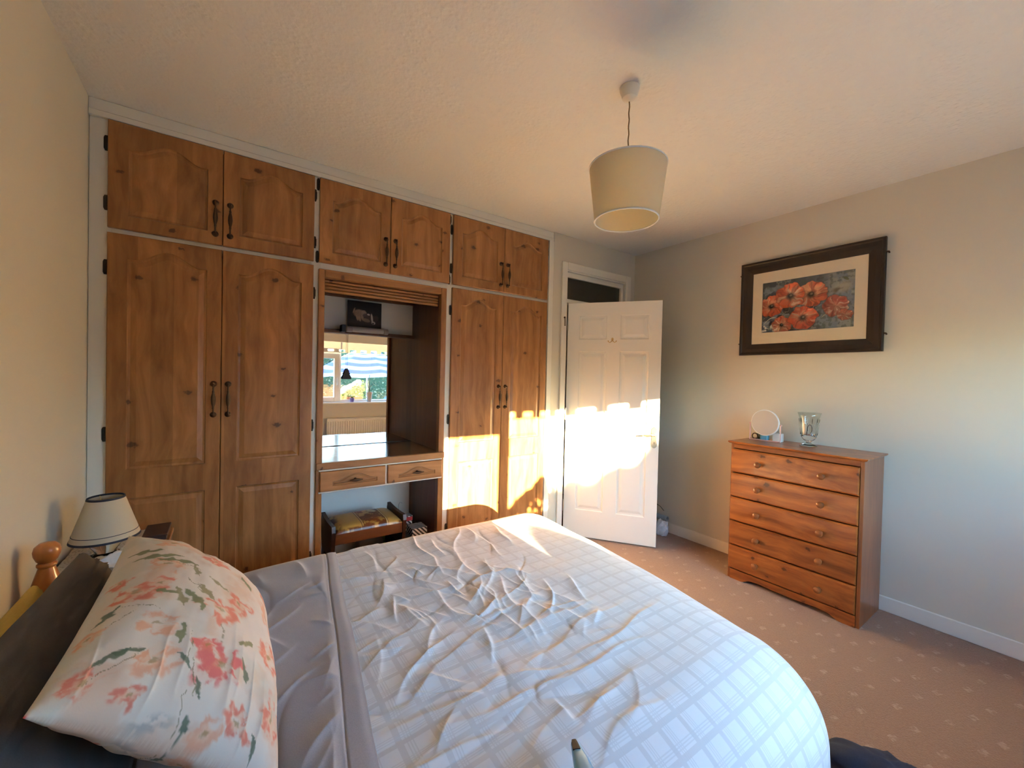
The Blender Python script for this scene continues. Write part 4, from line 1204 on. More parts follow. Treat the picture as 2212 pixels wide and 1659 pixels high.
# cushions
def cushion(name, ctr, U, V, a, b, T, n=90, pinch=0.10, p=2.6, color=None, mat='grey_pillow', wr=0.006, seed=0, label='', cat='pillow', sag=0.0, edge=0.32):
    U = np.array(U, float); U /= np.linalg.norm(U); V = np.array(V, float); V -= U*(V@U); V /= np.linalg.norm(V); N = np.cross(U, V)
    # one closed sheet: front rows then back rows
    s = np.linspace(-1, 1, n); t = np.linspace(-1, 1, n)
    e = np.sign(s)*np.abs(s)**0.8
    Su, Sv = np.meshgrid(e, e, indexing='ij')
    px = a*Su*(1-pinch*(1-np.abs(Sv)**2.2)*np.abs(Su)**2.5); py = b*Sv*(1-pinch*(1-np.abs(Su)**2.2)*np.abs(Sv)**2.5)
    th = T*(np.clip(1-np.abs(Su)**p, 0, 1)*np.clip(1-np.abs(Sv)**p, 0, 1))**edge
    w1 = fbm(Su*3+seed, Sv*3, 3, seed)-0.5
    ridg = ridge(Su*2+seed, Sv*7+0.4*np.sin(Su*4), seed+2, 4)*(np.abs(Su)**2)
    wv = wr*(2*w1+0.8*ridg)*np.clip(th/T*2.5, 0, 1)
    bend = -sag*(Su**2)
    def pts(sgn): 
        return np.array(ctr)+px[..., None]*U+(py+bend)[..., None]*V+(sgn*th+wv)[..., None]*N
    A = pts(1.0); B = pts(-0.75)
    PP = np.concatenate([A, B[::-1]], 0)
    if color is not None:
        def arc_len(half):
            t_ = T*np.clip(1-np.abs(e)**p, 0, 1)**edge
            c_ = np.concatenate([[0], np.cumsum(np.sqrt((half*np.diff(e))**2+np.diff(t_)**2))]); return c_-c_[-1]/2
        xa, ya = arc_len(a), arc_len(b)
        Au, Av = np.meshgrid(xa/ya[-1], ya/ya[-1], indexing='ij')
        ca = color(Au, Av); cb = ca[::-1]*np.array([0.92, 0.88, 0.86])
        cc = np.concatenate([ca, cb], 0)
    o = grid_mesh(name, PP, mat, color=cc if color is not None else None, label=label, cat=cat)
    me = o.data; bm = bmesh.new(); bm.from_mesh(me)
    bmesh.ops.remove_doubles(bm, verts=bm.verts, dist=0.0008); bmesh.ops.recalc_face_normals(bm, faces=bm.faces)
    bm.to_mesh(me); bm.free()
    return o
def floral(u, v):
    C = lambda *a: lin(np.array(a)/255.0)
    X, Y = u, v       # Y up the pillow, X along, both by length of cloth
    X, Y = X + 0.045*(fbm(X*5, Y*5, 4, 1)-0.5)*2, Y+0.045*(fbm(X*5+4, Y*5+9, 4, 2)-0.5)*2
    X, Y = X + 0.02*(fbm(X*22, Y*22, 3, 7)-0.5)*2, Y+0.02*(fbm(X*22+3, Y*22+5, 3, 9)-0.5)*2
    n1, n2 = fbm(X*3, Y*3, 4, 3), fbm(X*16, Y*16, 4, 5)
    c = np.zeros(u.shape+(3,)); c[:] = C(233, 224, 214)
    c = mixc(c, C(226, 186, 158), sstep(0.52, 0.72, n1)*0.55)
    c = mixc(c, C(206, 208, 196), sstep(0.55, 0.7, fbm(X*2.5+3, Y*2.5, 3, 8))*0.4)
    def leaf(c, x, y, L, a, col, w=0.26, al=0.9):
        cs, sn = math.cos(a), math.sin(a); p = (X-x)*cs+(Y-y)*sn; q = -(X-x)*sn+(Y-y)*cs
        wd = L*w*np.clip(1-(p/L)**2, 0, 1)*(1+0.35*np.sin(p*50+y*9))
        return mixc(c, C(*col)*(0.8+0.4*n2[..., None]), (1-sstep(0.6, 1.0, np.abs(q)/(wd+1e-4)))*al*(np.abs(p) < L))
    def flower(c, x, y, R, col, col2, ph=0.0, al=0.9):
        dx, dy = X-x, Y-y; r = np.sqrt(dx*dx+dy*dy); a = np.arctan2(dy, dx)
        e = R*(0.66+0.20*np.abs(np.sin(a*2.0+ph))+0.55*(fbm(np.cos(a)*1.6+x*7, np.sin(a)*1.6+y*5, 3, 1)-0.5)*2)
        t = r/(e+1e-5); mk = (1-sstep(0.70, 1.0, t))*al*np.clip(0.15+1.0*sstep(0.30, 0.62, n2), 0, 1)
        c = mixc(c, C(*col2), mk)
        c = mixc(c, C(*col), mk*sstep(0.25, 0.8, t+(n2-0.5)*1.4))
        return mixc(c, C(150, 130, 70), (1-sstep(0.10, 0.22, t))*0.7*al)
    co, pk, pe = (226, 130, 114), (220, 112, 118), (238, 196, 168)
    G1, G2, G3 = (122, 132, 92), (92, 112, 92), (150, 146, 108)
    pc_ = (233, 178, 150)
    for x, y, R, a_, b_, ph in ((-0.30, 0.70, 0.20, co, pe, 0.2), (-0.22, 0.56, 0.17, co, pe, 1.0), (0.15, 0.55, 0.20, pc_, pe, 0.5), (-0.50, 0.07, 0.23, co, pe, 2.0), (-0.24, -0.08, 0.17, co, pe, 0.8),
                            (-1.02, -0.06, 0.22, pk, co, 0.1), (-0.92, 0.10, 0.15, pk, co, 1.5), (-1.13, 0.39, 0.20, pc_, pe, 0.7), (-1.30, 0.69, 0.15, co, pe, 1.1), (-1.38, 0.42, 0.10, co, pe, 0.3), (-1.47, -0.12, 0.13, pc_, pe, 0.0), (-1.36, -0.30, 0.15, co, pe, 2.2),
                            (-0.75, 0.46, 0.17, pc_, pe, 0.6), (0.50, 0.12, 0.22, co, pe, 1.8), (0.85, 0.50, 0.22, pc_, pe, 0.9), (0.95, -0.30, 0.24, co, pe, 0.4), (1.25, 0.25, 0.2, pk, pe, 1.3), (-0.60, -0.50, 0.22, co, pe, 1.9), (0.05, -0.52, 0.22, pc_, pe, 0.2), (-1.15, -0.62, 0.2, co, pe, 0.5), (0.50, -0.62, 0.2, co, pe, 1.0), (-0.05, 0.86, 0.14, co, pe, 0.9), (-0.85, 0.85, 0.12, pc_, pe, 0.4)):
        c = flower(c, x, y, R, a_, b_, ph)
    for x, y, L, a_, col in ((0.39, 0.62, 0.20, 1.5, G1), (0.25, 0.46, 0.18, 1.2, G1), (-0.36, 0.48, 0.10, 1.3, G1), (-0.42, 0.38, 0.14, 0.3, G3), (-0.44, 0.28, 0.15, 0.5, G1), (-0.30, 0.20, 0.15, 0.6, G3), (-0.59, 0.82, 0.13, -0.5, G2), (-0.86, 0.32, 0.11, 0.1, G1), (-1.24, 0.04, 0.09, 0.5, G2),
                        (-1.12, 0.64, 0.12, -0.7, G2), (-1.06, 0.56, 0.10, -1.2, G2), (-0.97, -0.24, 0.10, 0.6, G2), (-1.10, 0.20, 0.09, 0.9, G2), (0.10, 0.32, 0.12, 0.2, G3), (0.60, 0.75, 0.16, 1.4, G1), (0.75, 0.15, 0.14, 0.4, G1), (-0.05, 0.12, 0.12, 0.9, G3), (-0.70, -0.20, 0.12, -0.8, G1), (0.30, -0.20, 0.14, 0.3, G1), (1.05, 0.10, 0.15, 0.9, G1), (-1.48, 0.02, 0.10, 0.2, G2), (-1.42, -0.48, 0.1, 0.2, G2)):
        c = leaf(c, x, y, L, a_, col)
    for k, (x, y, a_) in enumerate(((-1.18, 0.58, -0.6), (-0.95, 0.22, 0.2), (-0.66, 0.70, -0.7), (-0.55, 0.62, 1.3), (-1.18, 0.10, 0.4), (-0.20, 0.30, 0.5), (0.15, 0.40, 1.2), (-1.40, 0.10, 0.3), (-0.75, 0.02, 0.2))):
        c = leaf(c, x, y, 0.16, a_, (128, 122, 86), 0.035, 0.8)
    c = mixc(c, C(150, 158, 160), ell(X, Y, -1.50, 0.22, 0.05, 0.10, 0.3, 0.6)*sstep(0.45, 0.6, n2)*0.6)
    c = mixc(c, C(216, 84, 92), ell(X, Y, -1.58, 1.00, 0.08, 0.10, 0, 0.4))
    return c*0.86
cushion('floral_pillow', (0.445, -1.412, 0.735), (0, 1, 0.0), (-0.27, 0.0, 0.245), 0.372, 0.205, 0.120, n=300, color=floral, mat='floral_print', seed=3, wr=0.007, p=2.2, edge=0.52, pinch=0.05,
        label='floral pillow in coral, green and white propped on the bed')
cushion('grey_pillow', (0.258, -1.42, 0.690), (0.02, 1, 0.0), (-0.17, 0, 0.235), 0.47, 0.175, 0.070, n=110, mat='grey_pillow', seed=9, wr=0.012, sag=0.02,
        label='dark grey pillow leaning behind the floral one')
cushion('yellow_cushion', (0.124, -1.37, 0.675), (0.0, 1, 0.0), (-0.06, 0, 0.30), 0.36, 0.100, 0.045, n=70, mat='yellow_fabric', seed=5, wr=0.006,
        label='yellow cushion against the headboard', cat='cushion')

# tool with dark tip on the bed
tl = thing('grooming_tool', (1.09, -2.06, 0.57), 'pale blue tapered tool with a dark tip lying on the duvet', 'tool')
A0 = Vector((1.112, -2.000, 0.592)); A1 = Vector((1.040, -2.140, 0.605))
ax_t = (A1-A0).normalized(); sd = ax_t.cross(Vector((0, 0, 1))).normalized(); upv = sd.cross(ax_t)
bm = nb(); rings = []
for t, w_, h_ in ((0.0, 0.003, 0.003), (0.003, 0.0075, 0.006), (0.02, 0.0105, 0.009), (0.05, 0.0155, 0.013), (0.09, 0.020, 0.016), (0.15, 0.022, 0.018)):
    p = A0+ax_t*t
    rings.append([bm.verts.new(p+sd*w_*math.copysign(abs(math.cos(q))**0.6, math.cos(q))+upv*h_*math.copysign(abs(math.sin(q))**0.6, math.sin(q))) for q in np.linspace(0, 2*PI, 21)[:-1]])
for a, b in zip(rings, rings[1:]):
    for i in range(20): bm.faces.new((a[i], a[(i+1) % 20], b[(i+1) % 20], b[i]))
bm.faces.new(rings[0]); bm.faces.new(rings[-1])
obj('tool_body', bm, 'tool_blue', tl, smooth=True, auto=60)
bm = nb()
q = []
for t, w0, w1 in ((0.001, -0.0035, 0.005), (0.008, -0.0045, 0.0078), (0.029, -0.005, 0.0105)):
    p = A0+ax_t*t
    hh = 0.0085+0.13*t*0.9
    q.append([bm.verts.new(p+sd*s_+upv*(hh-abs(s_)*0.08)) for s_ in (w0, 0.0, w1)])
for a, b in zip(q, q[1:]):
    for i in range(2): bm.faces.new((a[i], a[i+1], b[i+1], b[i]))
r = bmesh.ops.extrude_face_region(bm, geom=list(bm.faces))
for e in r['geom']:
    if isinstance(e, bmesh.types.BMVert): e.co -= upv*0.006
obj('dark_tip', bm, 'tool_dark', tl)

# ------------------------------------------------------------------ bedside table, cloth, lamp
TZ = 0.600
bt = thing('bedside_table', (0.20, -0.38, 0), 'small bedside table covered by a lace cloth beside the wardrobe', 'table')
obj('table_top', bx(0.02, 0.32, -0.64, -0.10, TZ-0.022, TZ-0.002, bev=0.003), 'headboard_pine', bt)
for x in (0.045, 0.295):
    for y in (-0.61, -0.13):
        obj('leg', bx(x-0.02, x+0.02, y-0.02, y+0.02, 0, TZ-0.022), 'headboard_pine', bt)
u, v = np.meshgrid(np.linspace(0, 1, 120), np.linspace(0, 1, 150), indexing='ij')
xx = 0.010+u*0.225; yy = -0.70+v*0.61
dx = np.maximum(0, xx-0.322)*0; dy = np.maximum(0, -0.645-yy)
zz = TZ+0.002+0.010*np.clip(fbm(xx*9, yy*9, 3, 4)-0.35, 0, 1)*2-(dx*3.0+dy*2.6)
P = np.stack([np.minimum(xx, 0.327), np.maximum(yy, -0.652), zz], -1)
grid_mesh('lace_cloth', P, 'lace', label='cream lace cloth spread over the bedside table', cat='tablecloth', thickness=0.0015)
# crumpled tissue
u, v = np.meshgrid(np.linspace(-1, 1, 70), np.linspace(-1, 1, 70), indexing='ij')
rr_ = np.sqrt(u*u+v*v)
zz = TZ+0.028+0.05*ridge(u*1.5+0.5*v, v*1.6, 21, 3)*np.clip(1.2-rr_, 0, 1)+0.018*fbm(u*3, v*3, 3, 2)
P = np.stack([0.215+u*0.085+0.01*np.sin(v*5), -0.545+v*0.075, zz], -1)
grid_mesh('tissue', P, 'white_box', label='crumpled white tissue on the lace cloth below the lamp', cat='tissue', thickness=0.001)
LX, LY = 0.137, -0.40
bl = thing('bedside_lamp', (LX, LY, TZ+0.018), 'cream cone-shaded bedside lamp with a navy rim and glass base', 'lamp')
zb0 = TZ+0.0185
bm = nb(); lathe(bm, [(0.045, 0.0), (0.046, 0.008), (0.030, 0.014), (0.034, 0.022), (0.046, 0.042), (0.050, 0.060), (0.044, 0.080), (0.026, 0.095), (0.014, 0.102), (0.014, 0.115)], (LX, LY, zb0), 32); obj('lamp_base', bm, 'crystal', bl, smooth=True, auto=45)
bm = nb(); lathe(bm, [(0.012, 0.1155), (0.012, 0.160), (0.016, 0.162), (0.016, 0.185), (0.005, 0.19)], (LX, LY, zb0), 16); obj('lamp_holder', bm, 'brass', bl, smooth=True, auto=45)
sb0, st0, rb_, rt_ = 0.688, 0.846, 0.102, 0.054
bm = nb(); lathe(bm, [(rb_, sb0), (rt_, st0), (rt_-0.0015, st0), (rb_-0.0015, sb0), (rb_, sb0)], (LX, LY, 0), 56, cap=False); ls = obj('lamp_shade', bm, 'lamp_shade_cream', bl, smooth=True, auto=50)
def ringband(z0, z1, mat):
    f = lambda z: rb_+(rt_-rb_)*(z-sb0)/(st0-sb0)+0.0008
    bm = nb(); lathe(bm, [(f(z0), z0), (f(z1), z1), (f(z1)-0.0035, z1), (f(z0)-0.0035, z0), (f(z0), z0)], (LX, LY, 0), 56, cap=False); obj('rim_band', bm, mat, ls, smooth=True, auto=50)
ringband(sb0-0.001, sb0+0.0065, 'navy_band'); ringband(sb0+0.0235, sb0+0.0255, 'navy_band'); ringband(st0-0.006, st0+0.001, 'navy_band')
bm = nb()
for k in range(3):
    a = k*2*PI/3; tube(bm, [(LX+0.014*math.cos(a), LY+0.014*math.sin(a), zb0+0.170), (LX+0.05*math.cos(a), LY+0.05*math.sin(a), st0-0.004)], 0.0015, 6)
obj('carrier', bm, 'brass', bl)
bo = thing('trinket_box', (0.274, -0.25, TZ+0.018), 'small dark brown wooden box on the bedside table', 'box')
obj('box_body', bx(0.235, 0.313, -0.33, -0.17, TZ+0.018, TZ+0.034, bev=0.002), 'box_brown', bo)
obj('lid', bx(0.232, 0.316, -0.333, -0.167, TZ+0.0345, TZ+0.044, bev=0.002), 'box_brown', bo)

# ------------------------------------------------------------------ things on the floor
def crumple(name, ctr, rad, mat, lab, cat, seed, n=60, flat=True):
    bm = nb(); bmesh.ops.create_icosphere(bm, subdivisions=5, radius=1.0)
    co = np.array([v_.co[:] for v_ in bm.verts])
    s_ = 0.70+0.55*fbm(co[:, 0]*1.9+seed, co[:, 1]*1.9+co[:, 2]*1.3, 3, seed)+0.16*ridge(co[:, 0]*2.2+seed, co[:, 1]*3.0+co[:, 2]*2.0, seed+1, 4)
    q = co*s_[:, None]*np.array(rad)+np.array(ctr)
    q[:, 2] = np.maximum(q[:, 2], 0.002)
    for v_, p in zip(bm.verts, q): v_.co = Vector(p)
    return obj(name, bm, mat, smooth=True, label=lab, cat=cat)
crumple('garment', (2.29, -2.27, 0.04), (0.135, 0.18, 0.065), 'navy_cloth', 'crumpled dark navy garment on the carpet by the bed foot', 'clothing', 4)
obj('paper_slip', bx(2.535, 2.60, -2.42, -2.335, 0.001, 0.004), 'cream_paper', label='cream slip of paper lying on the carpet', cat='paper')
crumple('plastic_bag', (3.655, -0.455, 0.060), (0.050, 0.055, 0.07), 'white_plastic', 'crumpled white plastic bag behind the open door', 'bag', 11)
rt2 = thing('cardboard_tube', (3.70, -0.36, 0.115), 'grey tube resting behind the open white door', 'tube')
bm = nb(); lathe(bm, [(0.0235, -0.70), (0.0235, -0.462), (0.019, -0.462), (0.019, -0.70)], (0, 0, 0), 20, 'y', cap=False)
for v_ in bm.verts: v_.co = Vector((v_.co.x+3.725, v_.co.y*1.0-0.0, v_.co.z+0.128))
for v_ in bm.verts: v_.co.y += 0.0 if v_.co.y > -0.5 else 0.55
obj('tube_wall', bm, 'grey_tube', rt2, smooth=True, auto=40)
bm = nb(); box(bm, 3.70, 3.752, -0.18, -0.12, 0, 0.104); obj('block', bm, 'grey_tube', rt2)
bm = nb(); tube(bm, [(3.745, -0.18, 0.20), (3.745, -0.30, 0.24), (3.745, -0.375, 0.215), (3.747, -0.41, 0.185)], 0.003, 6); 
obj('cable', bm, 'black_rubber', smooth=True, label='thin black cable on the wall behind the open door', cat='cable')

# ------------------------------------------------------------------ window, blind, radiator (seen in the mirror)
win = thing('window_1', (2.33, YW-0.06, WZ0), 'wide white framed window with a casement and fixed pane', 'window', kind='structure')
fy0, fy1 = YW-0.085, YW-0.02
def fw(bm, x0, x1, z0, z1, y0=fy0, y1=fy1): box(bm, x0, x1, y0, y1, z0, z1, bev=0.003)
bm = nb()
fw(bm, WX0, WX0+0.06, WZ0, WZ1); fw(bm, 3.165, WX1, WZ0, WZ1); fw(bm, WX0+0.06, 3.165, WZ0, 0.915); fw(bm, WX0+0.06, 3.165, 2.06, WZ1)
fw(bm, 2.060, 2.080, 0.915, 2.06); fw(bm, WX0+0.06, 2.06, 1.674, 1.765)
wf = obj('window_frame', bm, 'upvc', win)
bm = nb(); y0, y1 = fy0+0.01, fy1+0.012
fw(bm, 1.462, 1.540, 0.885, 1.673, y0, y1); fw(bm, 1.975, 2.060, 0.885, 1.673, y0, y1); fw(bm, 1.54, 1.975, 0.885, 0.963, y0, y1); fw(bm, 1.54, 1.975, 1.593, 1.673, y0, y1)
cs = obj('casement', bm, 'upvc', win)
obj('pane', bx(1.538, 1.977, fy0+0.030, fy0+0.034, 0.96, 1.596), 'pane_glass', cs)
bm = nb(); box(bm, 2.012, 2.030, y1, y1+0.012, 1.15, 1.19); tube(bm, [(2.021, y1+0.012, 1.17), (2.021, y1+0.03, 1.17), (2.021, y1+0.034, 1.28)], 0.007, 8); obj('handle', bm, 'upvc', cs)
obj('pane', bx(2.078, 3.167, fy0+0.030, fy0+0.034, 0.912, 2.062), 'pane_glass', win)
obj('pane', bx(WX0+0.058, 2.062, fy0+0.030, fy0+0.034, 1.763, 2.062), 'pane_glass', win)
obj('window_sill', bx(WX0-0.04, WX1+0.04, YW-0.02, YW+0.11, WZ0-0.005, WZ0+0.022, bev=0.004), 'upvc', win)
obj('outer_sill', bx(WX0-0.05, WX1+0.05, YW-0.34, YW-0.086, WZ0-0.06, WZ0-0.002, bev=0.004), 'exterior_wall', win)
# roller blind with slots near its hem
rbn = thing('roller_blind', (2.34, YW+0.02, 1.69), 'cream roller blind with a row of slots, half lowered', 'blind')
BX0, BX1, BZ0, BZ1 = 1.42, 3.30, 1.694, 2.20
by = YW+0.014
slots = []
xs = 2.38+0.048-0.1725*6
while xs < BX1-0.06:
    x0, x1 = xs-0.048, xs+0.048
    if x0 > BX0+0.02:
        z0, z1, c_ = 1.704, 1.747, 0.007
        slots.append([(x0+c_, z0), (x1-c_, z0), (x1, z0+c_), (x1, z1-c_), (x1-c_, z1), (x0+c_, z1), (x0, z1-c_), (x0, z0+c_)])
    xs += 0.1725
bm = nb(); slab_with_holes(bm, (BX0, BX1, BZ0, 1.868), slots, lambda a, b, d: Vector((a, by-d, b)), 0.0012, wall=-0.005, edge=0.0001)
bm.faces.ensure_lookup_table()
for f in [f for f in bm.faces if len(f.verts) == 4 and f.calc_area() > 0.2]: bm.faces.remove(f)      # open the back so the slots let light through
obj('hem_panel', bm, 'blind_fabric', rbn)
obj('fabric', bx(BX0, BX1, by-0.001, by+0.0, 1.868, BZ1), 'blind_fabric', rbn)
bm = nb(); lathe(bm, [(0.024, BX0-0.01), (0.024, BX1+0.01)], (0, by+0.012, BZ1+0.016), 16, 'x'); obj('roller', bm, 'upvc', rbn, smooth=True, auto=40)
bm = nb(); tube(bm, [(2.30, by+0.004, 1.69), (2.30, by+0.004, 1.655)], 0.002, 6); obj('pull', bm, 'cord_brown', rbn)
# radiator
rd = thing('radiator', (2.5, YW+0.06, 0.1), 'cream ribbed panel radiator below the window', 'radiator')
RX0, RX1, RZ0, RZ1 = 1.855, 3.30, 0.13, 0.61
ry = YW+0.10
bm = nb(); box(bm, RX0, RX1, YW+0.05, ry-0.012, RZ0, RZ1, bev=0.006); obj('panel', bm, 'radiator_paint', rd)
k = 0
xx = RX0+0.03
while xx < RX1-0.02:
    bm = nb(); prism(bm, [(xx-0.012, RZ0+0.03), (xx+0.012, RZ0+0.03), (xx+0.012, RZ1-0.035), (xx-0.012, RZ1-0.035)], lambda a, b, d: Vector((a, d, b)), ry-0.013, ry)
    for v_ in bm.verts:
        if v_.co.y > ry-0.005: v_.co.x = xx+(v_.co.x-xx)*0.45; v_.co.z += 0.012 if v_.co.z < 0.3 else -0.012
    obj('rib', bm, 'radiator_paint', rd)
    xx += 0.0365
obj('grille', bx(RX0, RX1, YW+0.045, ry, RZ1+0.0005, RZ1+0.010, bev=0.003), 'radiator_paint', rd)
for x in (RX0+0.1, RX1-0.1):
    obj('bracket', bx(x-0.015, x+0.015, YW+0.0005, YW+0.05, 0.20, 0.54), 'radiator_paint', rd)
bm = nb(); tube(bm, [(RX0+0.02, YW+0.07, 0.0), (RX0+0.02, YW+0.07, RZ0+0.01)], 0.008, 10); obj('pipe', bm, 'radiator_paint', rd)
# sill pots
SZ = WZ0+0.0225
def pot(name, x, y, z, r0, r1, h, mat, lab, cat, grp=None):
    t = thing(name, (x, y, z), lab, cat, grp)
    bm = nb(); lathe(bm, [(r0*0.98, 0), (r0, 0.002), (r1, h*0.86), (r1*1.06, h*0.86), (r1*1.06, h), (r1*0.95, h), (r1*0.9, h*0.88), (0.002, h*0.85)], (x, y, z), 28); obj('pot', bm, mat, t, smooth=True, auto=40)
    return t
p1 = pot('potted_orchid', 2.528, YW+0.045, SZ, 0.036, 0.050, 0.165, 'white_pot', 'white pot with bare orchid stems on the window sill', 'plant')
bm = nb()
for k in range(7):
    a = k*0.9; tube(bm, [(2.528, YW+0.045, SZ+0.14), (2.528+0.02*math.cos(a), YW+0.045+0.02*math.sin(a), SZ+0.26), (2.528+0.09*math.cos(a)+0.03, YW+0.045+0.035*math.sin(a), SZ+0.36+0.02*(k % 3))], [0.0025, 0.002, 0.001], 6)
tube(bm, [(2.524, YW+0.045, SZ+0.13), (2.524, YW+0.045, SZ+0.46)], 0.006, 8)
obj('stems', bm, 'stem', p1, smooth=True)
p2 = pot('violet_pot', 2.245, YW+0.055, SZ, 0.026, 0.034, 0.064, 'purple_pot', 'small purple plant pot on the window sill', 'plant')
bm = nb()
for k in range(9):
    a = k*0.7; tube(bm, [(2.245, YW+0.055, SZ+0.05), (2.245+0.02*math.cos(a), YW+0.055+0.02*math.sin(a), SZ+0.085), (2.245+0.045*math.cos(a), YW+0.055+0.03*math.sin(a), SZ+0.10)], [0.002, 0.006, 0.001], 6)
obj('leaves', bm, 'leaf_green', p2, smooth=True)

# ------------------------------------------------------------------ garden outside
obj('ground', bx(-14, 18, -22, YW-0.12, -0.35, -0.25), 'paving', label='pale paved garden outside the window', cat='ground', **ST)
OZ = WZ0-0.002
hy = thing('garden_planter', (2.26, YW-0.22, OZ), 'terracotta trough of white flowers outside the window', 'planter')
bm = nb(); box(bm, 2.09, 2.47, YW-0.29, YW-0.15, OZ+0.0005, OZ+0.10, bev=0.006); obj('trough', bm, 'terracotta', hy)
rs = np.random.RandomState(3)
bm = nb()
for k in range(620):
    xl = rs.uniform(2.06, 2.52)
    c0 = Vector((xl, YW-0.22+rs.uniform(-0.09, 0.09), OZ+0.08+rs.uniform(0, 0.02+0.26*min(1, max(0, (xl-2.08)/0.34)))))
    a = rs.uniform(0, 2*PI); el = rs.uniform(-0.3, 0.9); d_ = Vector((math.cos(a)*math.cos(el), math.sin(a)*math.cos(el), math.sin(el))); s_ = d_.orthogonal().normalized()
    L = rs.uniform(0.03, 0.055)
    f = [c0, c0+d_*L*0.5+s_*L*0.3, c0+d_*L, c0+d_*L*0.5-s_*L*0.3]
    bm.faces.new([bm.verts.new(p) for p in f])
o = obj('leaves', bm, 'leaf_green', hy, recalc=False); o['kind'] = 'stuff'
for fx, fy, fz, R in ((2.115, 0.0, 0.16, 0.048), (2.165, 0.03, 0.20, 0.05), (2.20, -0.04, 0.235, 0.05), (2.255, 0.02, 0.25, 0.052), (2.30, -0.03, 0.27, 0.05), (2.355, 0.0, 0.305, 0.055), (2.405, 0.03, 0.335, 0.058), (2.42, -0.03, 0.27, 0.045), (2.09, 0.02, 0.12, 0.04)):
    bm = nb(); ctr = Vector((fx, YW-0.22+fy, OZ+fz))
    for k in range(70):
        z_ = 1-2*(k+0.5)/70; a = k*2.399963; d_ = Vector((math.sqrt(1-z_*z_)*math.cos(a), math.sqrt(1-z_*z_)*math.sin(a), z_))
        s_ = d_.orthogonal().normalized(); q_ = d_.cross(s_); cpt = ctr+d_*R*(0.9+0.15*rs.rand()); w_ = R*0.26
        vs_ = [bm.verts.new(cpt+s_*w_*math.cos(t)+q_*w_*math.sin(t)+d_*0.004*math.sin(2*t)) for t in np.linspace(0, 2*PI, 7)[:-1]]
        bm.faces.new(vs_)
    fl = obj('flower_head', bm, 'petal_white', hy, recalc=False)
    bm = nb(); tube(bm, [(fx, YW-0.22+fy, OZ+0.09), ctr], 0.003, 6); obj('stalk', bm, 'leaf_green', fl)
# parasol
gx, gy, gzt, gze, gr = 4.05, -9.0, 2.18, 1.30, 1.62
pa = thing('garden_parasol', (gx, gy, -0.25), 'blue and white striped garden parasol outside the window', 'parasol')
bm = nb(); tube(bm, [(gx, gy, -0.25), (gx, gy, gzt)], 0.022, 12); obj('pole', bm, 'upvc', pa)
bm = nb(); lathe(bm, [(0.26, -0.25), (0.26, -0.19), (0.06, -0.15), (0.04, 0.05)], (gx, gy, 0), 24); obj('base', bm, 'dark_plastic', pa)
NS, NR = 8, 11
for i in range(NR):
    bm = nb(); r0, r1 = i/NR, (i+1)/NR
    pts = []
    for t in (r0, (r0+r1)/2, r1):
        row = []
        for k in range(NS*6):
            a = 2*PI*k/(NS*6); sec = (k % 6)/6.0
            rr_ = gr*t*math.cos(PI/NS)/math.cos((sec-0.5)*2*PI/NS); zz_ = gzt-(gzt-gze)*(t**1.25)-0.09*t*(math.sin(sec*PI))**1*0.6
            row.append(bm.verts.new((gx+rr_*math.cos(a), gy+rr_*math.sin(a), zz_)))
        pts.append(row)
    for A, B in zip(pts, pts[1:]):
        for k in range(NS*6): 
            j = (k+1) % (NS*6)
            try: bm.faces.new((A[k], A[j], B[j], B[k]))
            except ValueError: pass
    obj('canopy_stripe', bm, 'canvas_blue' if i % 2 else 'canvas_white', pa, smooth=True)
bm = nb()
for k in range(NS):
    a = 2*PI*k/NS; tube(bm, [(gx, gy, gzt-0.03), (gx+gr*0.98*math.cos(a), gy+gr*0.98*math.sin(a), gze-0.015)], 0.008, 6)
obj('ribs', bm, 'upvc', pa)
# hedge: a rough body with leaf cards, nobody could count the leaves
nL = 16000
rs = np.random.RandomState(5)
hx0, hx1, hy0, hy1, hz1 = -4.0, 13.0, -13.2, -12.2, 2.25
cx_ = rs.uniform(hx0, hx1, nL); side = rs.rand(nL)
cz_ = np.where(side < 0.8, rs.uniform(-0.25, hz1, nL), hz1+rs.uniform(-0.05, 0.15, nL)); cy_ = np.where(side < 0.8, hy1+rs.uniform(-0.1, 0.22, nL)*1.0, rs.uniform(hy0, hy1, nL))
cy_ = cy_+0.25*(fbm(cx_*1.3, cz_*1.3, 3, 2)-0.5)*2
th = rs.uniform(0, 2*PI, nL); ph = rs.uniform(-0.8, 0.8, nL); L = rs.uniform(0.06, 0.13, nL)
d_ = np.stack([np.cos(th)*np.cos(ph), np.sin(th)*np.cos(ph)*0.5, np.sin(ph)], -1); s_ = np.stack([-np.sin(th), np.cos(th)*0.4, 0.6*np.cos(th*3)], -1)
c0 = np.stack([cx_, cy_, cz_], -1)
V = np.stack([c0, c0+d_*L[:, None]*0.5+s_*L[:, None]*0.32, c0+d_*L[:, None], c0+d_*L[:, None]*0.5-s_*L[:, None]*0.32], 1)
hd = thing('garden_hedge', (4.5, -12.7, -0.25), 'tall green hedge behind the garden parasol', 'hedge')
me = bpy.data.meshes.new('foliage'); Vl = V.reshape(-1, 3)-np.array([4.5, -12.7, -0.25])
me.from_pydata(Vl.tolist(), [], np.arange(len(Vl)).reshape(-1, 4).tolist()); me.materials.append(M['hedge_leaf'])
o = bpy.data.objects.new('foliage', me); COL.objects.link(o); o.parent = hd; o['kind'] = 'stuff'
obj('hedge_body', bx(hx0, hx1, hy0, hy1, -0.25, hz1), 'leaf_dark', hd)
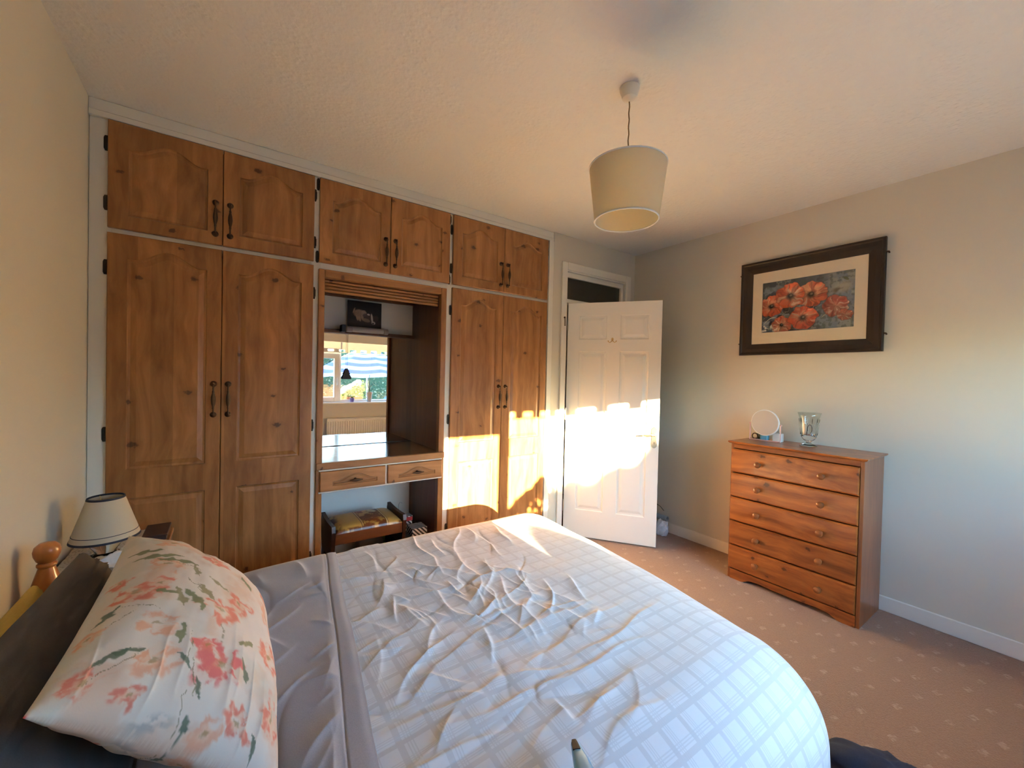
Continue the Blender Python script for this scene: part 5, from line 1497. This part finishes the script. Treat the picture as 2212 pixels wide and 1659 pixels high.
# unseen shrub, added to cast a curved shadow on the wardrobe; covered barbecue
bm = nb(); bmesh.ops.create_icosphere(bm, subdivisions=5, radius=1.0)
for v_ in bm.verts:
    s_ = 0.98+0.04*float(fbm(v_.co.x*5, v_.co.y*5+v_.co.z*4, 3, 3)); z_ = v_.co.z
    v_.co = Vector((1.48+v_.co.x*0.36*s_, -6.2+v_.co.y*0.34*s_, max(-0.25, 0.75+z_*(0.86 if z_ > 0 else 1.0)*s_)))
obj('added_garden_shrub', bm, 'leaf_dark', smooth=True, label='rounded green shrub added out of view to cast a curved shadow indoors', cat='shrub')
gc = thing('garden_barbecue', (4.55, -8.0, -0.25), 'blue covered barbecue near the striped parasol', 'barbecue')
bm = nb(); lathe(bm, [(0.42, -0.25), (0.44, 0.1), (0.44, 0.55), (0.36, 0.70), (0.2, 0.78), (0.01, 0.80)], (4.65, -8.0, 0), 28); obj('cover', bm, 'cover_blue', gc, smooth=True, auto=50)
bm = nb(); tube(bm, [(4.65+0.447*math.cos(t), -8.0+0.447*math.sin(t), -0.1) for t in np.linspace(0, 2*PI, 41)], 0.012, 6, cap=False); obj('drawstring', bm, 'upvc', gc)

# unseen tree, added to shade the lower part of the door sunlight
tr_ = thing('added_garden_tree', (2.35, -10.7, -0.25), 'leafy small tree added out of view to shade the sunlight on the door', 'tree')
bm = nb(); tube(bm, [(2.30, -10.7, -0.25), (2.31, -10.7, 0.6), (2.33, -10.7, 1.6)], [0.07, 0.055, 0.04], 10); obj('trunk', bm, 'terracotta', tr_, smooth=True)
for cx0, cz0, rx, rz in ((2.15, 1.79, 0.26, 0.82), (2.45, 1.84, 0.30, 0.85), (2.66, 2.02, 0.28, 0.86)):
    bm = nb(); bmesh.ops.create_icosphere(bm, subdivisions=5, radius=1.0)
    for v_ in bm.verts:
        s_ = 0.86+0.28*float(fbm(v_.co.x*4+cx0*9, v_.co.y*4+v_.co.z*5, 4, 5))
        v_.co = Vector((cx0+v_.co.x*rx*s_, -10.7+v_.co.y*0.25*s_, cz0+v_.co.z*rz*s_))
    obj('crown', bm, 'leaf_dark', tr_, smooth=True)
